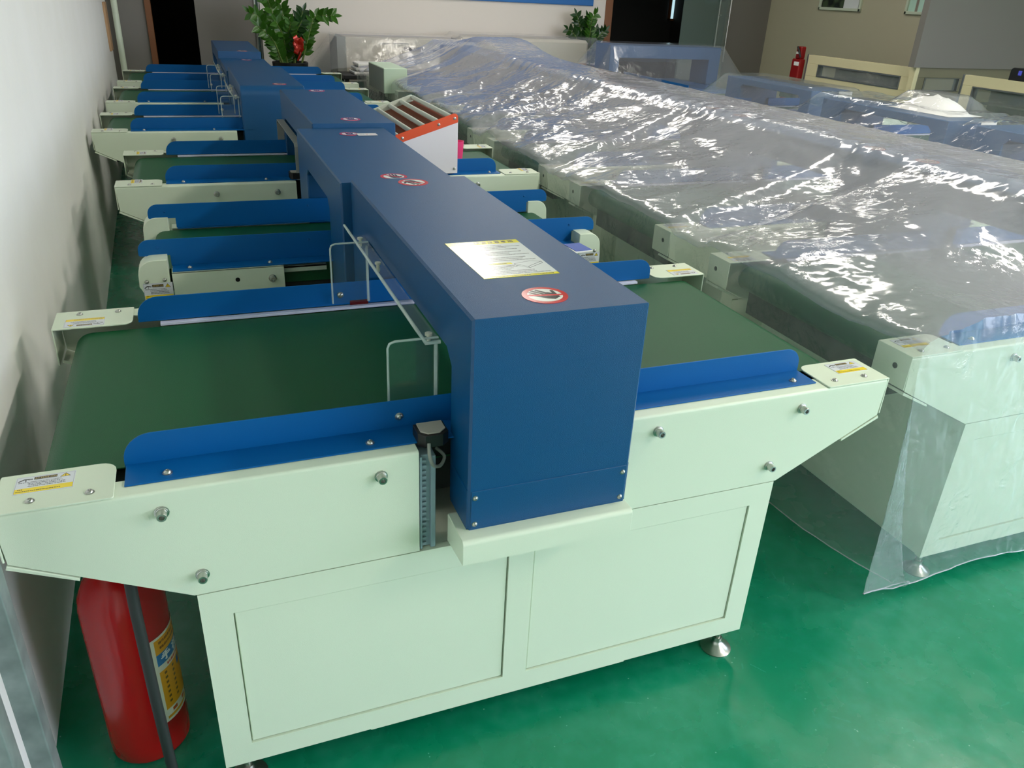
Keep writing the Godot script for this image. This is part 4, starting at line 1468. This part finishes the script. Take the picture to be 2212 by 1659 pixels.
# ---------------------------------------------------------------- plants
func leaf(mb: MB, base: Vector3, dir: Vector3, up: Vector3, len: float, wid: float) -> void:
	var side := dir.cross(up).normalized()
	var nrm := side.cross(dir).normalized()
	var ring: Array = []
	for k in 6:
		var f := k / 5.0
		var w := wid * sin(PI * pow(f, 0.8)) * 0.5 + 0.0004
		var c := base + dir * len * f - nrm * len * 0.18 * f * f
		ring.append([c - side * w + nrm * w * 0.35, c, c + side * w + nrm * w * 0.35])
	for k in 5:
		for s in 2:
			var m := (nrm + side * (-0.3 if s == 1 else 0.3)).normalized()
			mb.quadn(ring[k][s], ring[k][s + 1], ring[k + 1][s + 1], ring[k + 1][s], m, nrm, nrm, m)

func zz_plant(label: String, at: Vector3, pot_h: float, pot_r: float, stems: Array, sd: int, scale: float, bow: bool) -> void:
	var o := thing("potted_plant", label, "plant", at, 0.0, "")
	var rng := RandomNumberGenerator.new()
	rng.seed = sd
	var mb := MB.new()
	mb.lathe([Vector2(0, 0), Vector2(pot_r * 0.78, 0), Vector2(pot_r * 0.94, pot_h - 0.05), Vector2(pot_r, pot_h - 0.05), Vector2(pot_r * 1.02, pot_h - 0.006), Vector2(pot_r * 0.98, pot_h), Vector2(pot_r * 0.93, pot_h), Vector2(pot_r * 0.9, pot_h - 0.03)], Vector3.ZERO, Vector3.UP, 28)
	obj("pot", mb, M["pot black"], o)
	mb = MB.new()
	mb.lathe([Vector2(0, pot_h - 0.025), Vector2(pot_r * 0.92, pot_h - 0.03)], Vector3.ZERO, Vector3.DOWN * -1.0, 20)
	obj("soil", mb, M["soil"], o)
	for s in stems:
		var b := V(s[0] * 0.25, pot_h - 0.03, rng.randf_range(-0.05, 0.05))
		var tip := V(s[0], s[1], s[2])
		var bend: float = s[3]
		var mid := b.lerp(tip, 0.55) + V(-signf(s[0]) * 0.02, 0.06 + bend, 0)
		var cv := Curve3D.new()
		cv.add_point(b, Vector3.ZERO, V(s[0] * 0.1, 0.12, 0))
		cv.add_point(mid, -(tip - b) * 0.18, (tip - b) * 0.18)
		cv.add_point(tip, V(-signf(s[0]) * 0.06, 0.04 + bend, 0), Vector3.ZERO)
		var L := cv.get_baked_length()
		var pts: Array = []
		for k in 15:
			pts.append(cv.sample_baked(L * k / 14.0, true))
		mb = MB.new()
		mb.tube(pts, 0.011 * scale, 7, 0.004 * scale)
		var st := obj("stem", mb, M["stem"], o)
		mb = MB.new()
		var n := int(L / (0.034 * scale))
		for k in range(int(n * 0.16), n):
			var f := float(k) / n
			var p := cv.sample_baked(L * f, true)
			var q := cv.sample_baked(minf(L * f + 0.02, L), true)
			var t := (q - p).normalized() if q.distance_to(p) > 0.001 else Vector3.UP
			var side := t.cross(V(0, 0, 1)).normalized()
			side = side.rotated(t, rng.randf_range(-0.7, 0.7))
			for sg in [-1.0, 1.0]:
				var dir: Vector3 = (side * sg * 0.85 + t * 0.6 + V(rng.randf_range(-0.1, 0.1), rng.randf_range(-0.1, 0.1), rng.randf_range(0.0, 0.35))).normalized()
				leaf(mb, p, dir, V(0, 0.3, 1), rng.randf_range(0.09, 0.115) * scale, 0.054 * scale)
		leaf(mb, tip, (tip - mid).normalized(), V(0, 0.3, 1), 0.09 * scale, 0.036 * scale)
		var lf := obj("leaves", mb, M["leaf"] if s[4] > 0 else M["dark leaf"], st)
		lf.set_meta("kind", "stuff")
	if bow:
		mb = MB.new()
		var c := V(0.07, pot_h + 0.17, 0.12)
		for k in 9:
			var g := TAU * k / 9.0
			var d := V(cos(g) * 0.7, sin(g) * 1.1, 0.35)
			var w := V(-sin(g), cos(g), 0.2) * 0.022
			var r: Array = []
			for j in 9:
				var a := PI * j / 8.0
				var p := c + d * 0.075 * sin(a) * (1.0 + 0.2 * sin(k * 2.4)) + V(0, 0, 0.045 * (1.0 - cos(a)) * 0.5)
				r.append(PackedVector3Array([p - w, p + w]))
			mb.sheet(r, V(0, 0, 1))
		mb.tube([c, c + V(0.02, -0.08, 0.02), c + V(-0.01, -0.15, 0.01)], 0.012, 6)
		tag_part(obj("ribbon_bow", mb, M["ribbon red"], o), "shiny red ribbon bow")

func tag_part(o: Node3D, label: String) -> void:
	o.set_meta("label", label)

# ---------------------------------------------------------------- lamps
func ceiling_lamp(label: String, at: Vector3, size: Vector2, energy: float) -> void:
	var o := thing("ceiling_lamp", label, "lamp", at, 0.0, "ceiling lamps")
	var mb := MB.new()
	mb.box(V(-size.x / 2 - 0.02, -0.05, -size.y / 2 - 0.02), V(size.x / 2 + 0.02, 0.0, size.y / 2 + 0.02), 0.004)
	obj("housing", mb, M["white powder coat"], o)
	mb = MB.new()
	mb.box(V(-size.x / 2, -0.058, -size.y / 2), V(size.x / 2, -0.05, size.y / 2), 0.002)
	obj("lamp_diffuser", mb, M["lamp glow"], o)
	var l := AreaLight3D.new()
	l.name = "lamp_light"
	l.area_size = size
	l.light_color = Color8(255, 247, 236)
	l.light_energy = energy
	l.area_range = 14.0
	l.area_attenuation = 2.0
	l.shadow_enabled = true
	l.position = V(0, -0.065, 0)
	l.rotation.x = -PI / 2
	o.add_child(l, true)

# ---------------------------------------------------------------- scene
func _ready() -> void:
	var cam := Camera3D.new()
	cam.name = "camera"
	cam.fov = rad_to_deg(2.0 * atan(829.5 / 1704.08))
	cam.near = 0.02
	cam.far = 60.0
	cam.transform = Transform3D(Basis(Vector3.UP, -0.389885557) * Basis(Vector3.RIGHT, -0.460446845) * Basis(Vector3.BACK, 0.0518588748), V(-0.553964, 1.565395, 1.242198))
	add_child(cam)
	cam.current = true
	env = Environment.new()
	env.background_mode = Environment.BG_SKY
	var sky := ProceduralSkyMaterial.new()
	sky.sky_top_color = Color(0.80, 0.88, 1.0)
	sky.sky_horizon_color = Color(0.95, 0.97, 1.0)
	sky.ground_bottom_color = Color(0.42, 0.42, 0.4)
	sky.ground_horizon_color = Color(0.6, 0.6, 0.58)
	sky.sun_angle_max = 0.0
	var sk := Sky.new()
	sk.sky_material = sky
	env.sky = sk
	env.background_energy_multiplier = 8.0
	env.tonemap_mode = Environment.TONE_MAPPER_LINEAR
	env.tonemap_exposure = 1.26
	env.sdfgi_enabled = true
	env.ssao_enabled = true
	env.ssil_enabled = true
	var we := WorldEnvironment.new()
	we.name = "environment"
	we.environment = env
	add_child(we)
	materials()
	setup_noise()
	for q in [[2.2, -6.9, "farthest ceiling lamp before the blue board", 1.3], [2.1, -5.1, "ceiling lamp above the far half of the second row", 1.5], [4.9, -5.8, "ceiling lamp above the third row by the partitions", 0.9], [2.3, -2.6, "ceiling lamp above the middle of the second row", 1.8], [3.3, -0.2, "ceiling lamp above the front end of the third row", 7.0], [3.2, 2.2, "ceiling lamp nearest the shop entrance", 6.5]]:
		ceiling_lamp(q[2], V(q[0], 3.4, q[1]), Vector2(0.34, 1.22), q[3])
	room()
	partitions()

	# left row of needle detectors
	var g := "needle detectors in the left row"
	var m1 := detector("needle_detector", "front needle detector with a printed notice on its blue head, nearest the camera", V(0, 0, 0), {"near": true, "zb": -1.035, "group": g, "signs": [[0.02, -0.017, 0.0435, -PI / 4 + 0.14], [0.02, -0.975, 0.043, PI * 0.92]]})
	label_plate("notice_sticker", V(-0.067, 1.066, -0.372), V(0.1, 1.066, -0.372), V(0.1, 1.066, -0.129), V(-0.06, 1.066, -0.129), Vector3.UP, M["notice"], m1.get_node("detection_head"))
	acrylic_guard(m1, -0.148, 0.905)
	photo_sensor(m1, V(-0.192, 0.78, -0.035))
	cable_duct(m1, -0.222)
	var mb := MB.new()
	mb.box(V(-0.205, 0.776, -0.808), V(-0.155, 0.79, -0.801), 0.001)
	obj("red_sensor_window", mb, M["indicator red"], m1)
	narrow_detector()
	var m3 := detector("needle_detector", "needle detector with grey tunnel shroud and roller chute on it, third in the row", V(0.065, 0, -2.33), {"turned": true, "half": 0.935, "w": 0.79, "hl": -0.178, "hr": 0.153, "zf": 0.315, "zb": -0.79, "yh": 1.072, "group": g, "signs": [[-0.008, 0.21, 0.04, 0.2], [0.0, -0.74, 0.04, 0.0]]})
	hood(m3, -0.178, -0.02, -0.72)
	photo_sensor(m3, V(-0.21, 0.788, -0.045), 0.0)
	roller_chute()
	var m4 := detector("needle_detector", "needle detector with a rounded head front and clear guards, fourth in the left row", V(-0.1, 0, -3.68), {"turned": true, "half": 0.957, "w": 0.74, "hl": -0.17, "hr": 0.19, "zf": -0.03, "zb": -1.17, "yh": 1.022, "round_front": true, "group": g, "signs": [[0.06, -0.14, 0.04, 0.0]]})
	acrylic_guard(m4, -0.17, 0.74)
	var m5 := detector("needle_detector", "needle detector with the lowest blue head, fifth in the left row", V(-0.1, 0, -4.87), {"turned": true, "half": 0.96, "w": 0.92, "hl": -0.18, "hr": 0.165, "zf": -0.005, "zb": -1.01, "yh": 0.99, "group": g, "signs": [[0.02, -0.9, 0.04, 0.0]]})
	acrylic_guard(m5, -0.18, 0.92)
	detector("needle_detector", "farthest needle detector of the left row beside the potted plant", V(-0.095, 0, -6.1), {"turned": true, "half": 0.96, "w": 0.96, "hl": -0.19, "hr": 0.14, "zf": 0.215, "zb": -1.0, "yh": 1.042, "group": g, "signs": [[0.0, 0.16, 0.04, 0.0]]})

	# things lying on the left row
	mb = MB.new()
	mb.box(V(0, 0, 0), V(0.12, 0.006, 0.09), 0.001)
	var bk := thing("leaflet", "blue and white leaflet lying on the right end of the second machine", "leaflet", V(0.55, 0.783, -1.17), 0.1)
	obj("pages", mb, M["paper"], bk)
	mb = MB.new()
	mb.box(V(0.055, 0.006, 0.002), V(0.118, 0.0075, 0.088), 0.0)
	obj("blue_cover", mb, M["card blue"], bk)
	mb = MB.new()
	mb.lathe([Vector2(0, 0), Vector2(0.032, 0), Vector2(0.04, 0.1), Vector2(0.037, 0.1), Vector2(0.03, 0.006), Vector2(0, 0.006)], V(0.708, 0.77, -2.75), Vector3.UP, 18)
	tag(obj("cup", mb, M["pink plastic"]), "small bright pink plastic cup behind the white side of the roller chute", "cup")

	# second row under the sheet
	var gr := "needle detectors wrapped in plastic in the second row"
	var r1 := detector("needle_detector", "wrapped needle detector at the front of the second row, nearest the right edge", V(2.01, 0, -0.08), {"group": gr, "zb": -1.06, "signs": [[0.02, -0.05, 0.043, -0.6], [0.02, -0.95, 0.043, 2.4]]})
	var say := ["wrapped needle detector second from the front of the second row", "wrapped needle detector third from the front of the second row", "wrapped needle detector fourth in the second row, behind the grey dent in the sheet", "wrapped needle detector fifth in the second row, behind the roller chute", "last wrapped needle detector of the second row, under the raised end of the sheet"]
	for k in 5:
		var c := copy(r1, "needle_detector", say[k])
		c.position = V(2.01, 0.0, -0.08 - 1.17 * (k + 1))
	row_sheet()
	mb = MB.new()
	mb.box(V(0, 0, 0), V(0.2, 0.2, 0.6), 0.004)
	var bx := thing("metal_box", "pale green metal box with a dark open end poking out of the sheet", "box", V(1.0, 0.75, -6.3))
	obj("body", mb, M["pale green box"], bx)
	mb = MB.new()
	mb.box(V(-0.003, 0.006, 0.01), V(0.0, 0.194, 0.59), 0.0)
	obj("dark_side", mb, M["grey powder coat"], bx)

	# third row, each under its own sheet
	var g3 := "wrapped blue machines in the third row"
	var b1 := detector("needle_detector", "wrapped blue needle detector below the cream partition, behind the second row", V(4.09, 0, -3.94), {"half": 0.9, "hl": -0.2, "hr": 0.2, "yh": 1.0, "zb": -1.03, "group": g3})
	mb = MB.new()
	mb.box(V(0.06, 0.93, 0.066), V(0.19, 0.995, 0.07), 0.001)
	obj("type_plate", mb, M["paper"], b1)
	var c1 := copy(b1, "needle_detector", "wrapped blue needle detector with a white cloth bundle on it, near the right edge")
	c1.position = V(3.86, 0, -2.45)
	var c2 := copy(b1, "needle_detector", "wrapped blue needle detector cut off by the right edge of the picture")
	c2.position = V(3.9, 0, -1.2)
	tent("plastic_sheet", "clear plastic sheet over the wrapped machine below the first cream partition", [[3.87, 4.31, -4.99, -3.86, 1.01], [3.2, 4.98, -4.8, -3.97, 0.81]], Vector2(3.05, -5.2), Vector2(5.1, -3.8), 1.1, 0.62, 0.025, M["clear film"], 3.0, 0.35)
	tent("plastic_sheet", "clear crumpled plastic sheet over the machines at the right edge", [[3.64, 4.08, -3.5, -2.36, 1.012], [3.86, 4.04, -2.95, -2.6, 1.1], [2.98, 4.74, -3.3, -2.48, 0.81], [3.68, 4.12, -2.26, -1.1, 1.012], [3.02, 4.78, -2.1, -1.2, 0.81]], Vector2(2.95, -3.62), Vector2(4.95, -0.95), 1.0, 0.6, 0.025, M["clear film"], 13.0, 1.5)
	mb = MB.new()
	var rows: Array = []
	for i in 25:
		var row := PackedVector3Array()
		for j in 25:
			var u := j / 24.0 * 2.0 - 1.0
			var w := i / 24.0 * 2.0 - 1.0
			var rr := Vector2(u, w).length()
			row.append(V(u * 0.15, 0.085 * maxf(0.0, 1.0 - pow(rr, 2.2)) + 0.02 * fine.get_noise_2d(u * 0.6, w * 0.6) * maxf(0.0, 1.0 - rr), w * 0.26))
		rows.append(row)
	mb.sheet(rows, Vector3.UP)
	var cl := obj("cloth_bundle", mb, M["paper"])
	cl.position = V(3.95, 1.002, -2.78)
	tag(cl, "white cloth bundle under the plastic on top of a blue machine", "cloth")
	# tall arch machine facing the camera
	var ar := thing("arch_machine", "wide blue arch machine facing the camera before the dark right doorway", "machine", V(4.565, 0, -7.12))
	mb = MB.new()
	mb.prism(PackedVector2Array([Vector2(-0.72, 0.5), Vector2(-0.72, 1.1), Vector2(0.72, 1.1), Vector2(0.72, 0.5), Vector2(0.57, 0.5), Vector2(0.57, 0.97), Vector2(-0.6, 0.97), Vector2(-0.6, 0.5)]), V(0, 0, -0.36), Vector3.RIGHT, Vector3.UP, V(0, 0, 0.36), 0.005)
	obj("arch", mb, M["blue powder coat"], ar)
	mb = MB.new()
	mb.box(V(-0.72, 0.06, -0.6), V(0.72, 0.5, 0.5), 0.005)
	obj("cabinet", mb, M["white powder coat"], ar)
	for sx in [-1.0, 1.0]:
		for z in [-0.5, 0.4]:
			foot(ar, sx * 0.6, z, 0.08)
	mb = MB.new()
	mb.box(V(-0.55, 0.6, -0.58), V(0.52, 0.7, 0.9), 0.01)
	mb.box(V(-0.55, 0.5, -0.4), V(0.52, 0.6, 0.3), 0.002)
	obj("conveyor_belt", mb, M["green belt"], ar)
	mb = MB.new()
	mb.box(V(-0.22, 0.7, -0.56), V(-0.21, 0.78, 0.85), 0.002)
	mb.box(V(-0.22, 0.7, -0.56), V(0.5, 0.712, 0.85), 0.002)
	obj("guide_rail", mb, M["light blue powder coat"], ar)
	tent("plastic_sheet", "clear plastic sheet over the wide blue arch machine", [[3.84, 5.3, -7.5, -7.1, 1.108], [3.9, 5.2, -7.66, -6.2, 0.72]], Vector2(3.3, -7.68), Vector2(5.85, -6.1), 1.5, 0.5, 0.03, M["clear film"], 23.0, 0.4)

	# wrapped beige machines along the far wall
	var e1 := thing("wrapped_machine", "beige wrapped machine with a control panel, left along the far wall", "machine", V(1.62, 0, -8.1), 0.0, "beige machines along the far wall")
	mb = MB.new()
	mb.box(V(-0.58, 0.0, -0.3), V(0.74, 0.62, 0.2), 0.006)
	obj("base", mb, M["grey powder coat"], e1)
	mb = MB.new()
	mb.box(V(-0.6, 0.62, -0.3), V(0.74, 1.055, 0.1), 0.006)
	obj("front_panel", mb, M["beige metal"], e1)
	mb = MB.new()
	mb.box(V(-0.62, 0.6, -0.3), V(-0.52, 1.06, 0.16), 0.004)
	obj("end_plate", mb, M["grey powder coat"], e1)
	mb = MB.new()
	mb.box(V(0.12, 0.93, 0.1), V(0.34, 0.97, 0.112), 0.002)
	mb.box(V(0.46, 0.92, 0.1), V(0.54, 0.95, 0.112), 0.002)
	obj("display", mb, M["black plastic"], e1)
	mb = MB.new()
	mb.prism(rpoly([[-0.17, 0.99], [-0.06, 0.992], [-0.03, 1.0], [-0.09, 1.008]]), V(0, 0, 0.1), Vector3.RIGHT, Vector3.UP, V(0, 0, 0.002), 0.0)
	mb.box(V(0.0, 0.995, 0.1), V(0.18, 1.008, 0.102), 0.0)
	mb.box(V(0.02, 0.978, 0.1), V(0.17, 0.984, 0.102), 0.0)
	obj("printed_name", mb, M["grey powder coat"], e1)
	var e2 := thing("wrapped_machine", "long beige wrapped machine, right along the far wall before the second plant", "machine", V(3.2, 0, -8.1), 0.0, "beige machines along the far wall")
	mb = MB.new()
	mb.box(V(-0.8, 0.62, -0.3), V(0.8, 1.09, 0.12), 0.03)
	obj("hood", mb, M["beige metal"], e2)
	mb = MB.new()
	mb.box(V(-0.75, 0.0, -0.3), V(0.78, 0.64, 0.16), 0.006)
	obj("base", mb, M["grey powder coat"], e2)
	mb = MB.new()
	mb.box(V(-0.1, 0.78, 0.12), V(0.78, 0.84, 0.135), 0.004)
	obj("dark_band", mb, M["brown wood"], e2)
	for k in 3:
		mb = MB.new()
		mb.box(V(0, 0, 0), V(0.62, 0.03, 0.3), 0.008)
		var pp := obj("paper_stack", mb, M["paper"])
		pp.position = V(1.1 + 0.02 * k, 0.72 + 0.04 * k if k > 0 else 0.72, -7.82)
		tag(pp, ["flat white packet at the bottom of the pile before the far machine", "flat white packet in the middle of the pile before the far machine", "flat white packet on top of the pile before the far machine"][k], "packet", "white packets before the far machine")
	var tb := thing("low_table", "dark low table carrying white packets before the far machine", "table", V(1.4, 0, -7.7))
	mb = MB.new()
	mb.box(V(-0.42, 0.68, -0.18), V(0.42, 0.72, 0.22), 0.004)
	obj("tabletop", mb, M["black plastic"], tb)
	for sx in [-1.0, 1.0]:
		for z in [-0.14, 0.18]:
			mb = MB.new()
			mb.box(V(sx * 0.38 - 0.02, 0, z - 0.02), V(sx * 0.38 + 0.02, 0.68, z + 0.02), 0.003)
			obj("leg", mb, M["black plastic"], tb)
	tent("plastic_sheet", "clear plastic sheet over the beige machines along the far wall", [[1.0, 2.4, -8.42, -7.96, 1.065], [2.38, 4.08, -8.42, -7.94, 1.11]], Vector2(0.7, -8.5), Vector2(4.35, -7.7), 1.5, 0.55, 0.03, M["clear film"], 43.0, 0.6)

	# plants
	zz_plant("bushy green potted plant with a red ribbon bow at the end of the left row", V(0.47, 0, -7.62), 0.83, 0.175, [[-0.36, 1.27, 0.1, 0.0, 1], [-0.22, 1.42, 0.0, 0.0, 1], [-0.08, 1.37, -0.05, 0.0, 1], [0.16, 1.3, 0.0, 0.0, 0], [0.13, 1.22, 0.1, 0.0, 0], [0.45, 1.27, 0.05, 0.14, 1], [-0.3, 1.16, 0.15, 0.0, 1], [0.02, 1.2, 0.12, 0.0, 1], [-0.12, 1.2, 0.1, 0.0, 1]], 4, 1.0, true)
	zz_plant("small dark green potted plant before the white wall, left of the right doorway", V(4.14, 0, -8.3), 0.8, 0.115, [[-0.3, 1.2, 0.05, 0.05, 0], [-0.18, 1.36, 0.0, 0.03, 0], [-0.06, 1.34, 0.05, 0.03, 0], [0.03, 1.38, 0.1, 0.0, 1], [0.2, 1.2, 0.05, 0.04, 0], [0.1, 1.2, 0.0, 0.0, 0]], 8, 0.9, false)

	# front left corner: extinguisher, hose, posts
	var fx := thing("fire_extinguisher", "red fire extinguisher with an orange label standing under the front machine by the wall", "fire extinguisher", V(-0.805, 0, -0.21))
	mb = MB.new()
	mb.lathe([Vector2(0, 0), Vector2(0.076, 0), Vector2(0.082, 0.008), Vector2(0.083, 0.05), Vector2(0.083, 0.4), Vector2(0.079, 0.43), Vector2(0.067, 0.46), Vector2(0.045, 0.483), Vector2(0.022, 0.493), Vector2(0.02, 0.51), Vector2(0, 0.51)], Vector3.ZERO, Vector3.UP, 40)
	obj("cylinder", mb, M["extinguisher red"], fx)
	mb = MB.new()
	mb.box(V(-0.02, 0.51, -0.02), V(0.02, 0.535, 0.02), 0.003)
	mb.box(V(-0.012, 0.535, -0.014), V(0.1, 0.543, 0.014), 0.002)
	mb.box(V(-0.012, 0.556, -0.014), V(0.1, 0.564, 0.014), 0.002)
	obj("valve", mb, M["brass"], fx)
	mb = MB.new()
	for k in 14:
		var a0 := lerpf(1.02, -0.75, k / 14.0)
		var a1 := lerpf(1.02, -0.75, (k + 1) / 14.0)
		var p0 := V(cos(a0), 0, sin(a0))
		var p1 := V(cos(a1), 0, sin(a1))
		var R := 0.0838
		mb.tri(p0 * R + V(0, 0.335, 0), p1 * R + V(0, 0.335, 0), p1 * R + V(0, 0.1, 0), p0, p1, p1, Vector2(k / 14.0, 0), Vector2((k + 1) / 14.0, 0), Vector2((k + 1) / 14.0, 1))
		mb.tri(p0 * R + V(0, 0.335, 0), p1 * R + V(0, 0.1, 0), p0 * R + V(0, 0.1, 0), p0, p1, p0, Vector2(k / 14.0, 0), Vector2((k + 1) / 14.0, 1), Vector2(k / 14.0, 1))
	obj("paper_label", mb, M["ext label"], fx)
	mb = MB.new()
	var way := [V(-0.758, 0.62, -0.05), V(-0.757, 0.5, -0.035), V(-0.753, 0.3, -0.02), V(-0.75, 0.12, -0.022), V(-0.748, 0.03, -0.03), V(-0.74, 0.012, -0.0), V(-0.72, 0.012, 0.1)]
	mb.tube(way, 0.0105, 10)
	tag(obj("rubber_hose", mb, M["rubber"]), "black rubber hose hanging in front of the red extinguisher", "hose")
	var po := thing("steel_post", "galvanised steel post touching the left nose of the front machine, beside the wall", "post", V(-0.918, 0, 0.11))
	mb = MB.new()
	mb.prism(rpoly([[-0.016, -0.02], [0.016, -0.02, 0.003], [0.016, 0.02, 0.003], [-0.016, 0.02]]), Vector3.ZERO, Vector3.RIGHT, V(0, 0, 1), V(0, 2.6, 0), 0.001)
	obj("square_tube", mb, M["galvanised steel"], po)
	mb = MB.new()
	mb.box(V(-0.05, 0, -0.05), V(0.035, 0.006, 0.05), 0.001)
	obj("base_plate", mb, M["galvanised steel"], po)
	mb = MB.new()
	mb.prism(rpoly([[-0.018, -0.02], [0.018, -0.02, 0.003], [0.018, 0.02, 0.003], [-0.018, 0.02]]), V(-0.918, 0, 0.27), Vector3.RIGHT, V(0, 0, 1), V(0, 2.6, 0), 0.001)
	tag(obj("steel_post", mb, M["galvanised steel"]), "nearer steel post cut off by the extreme lower left corner of the picture", "post")
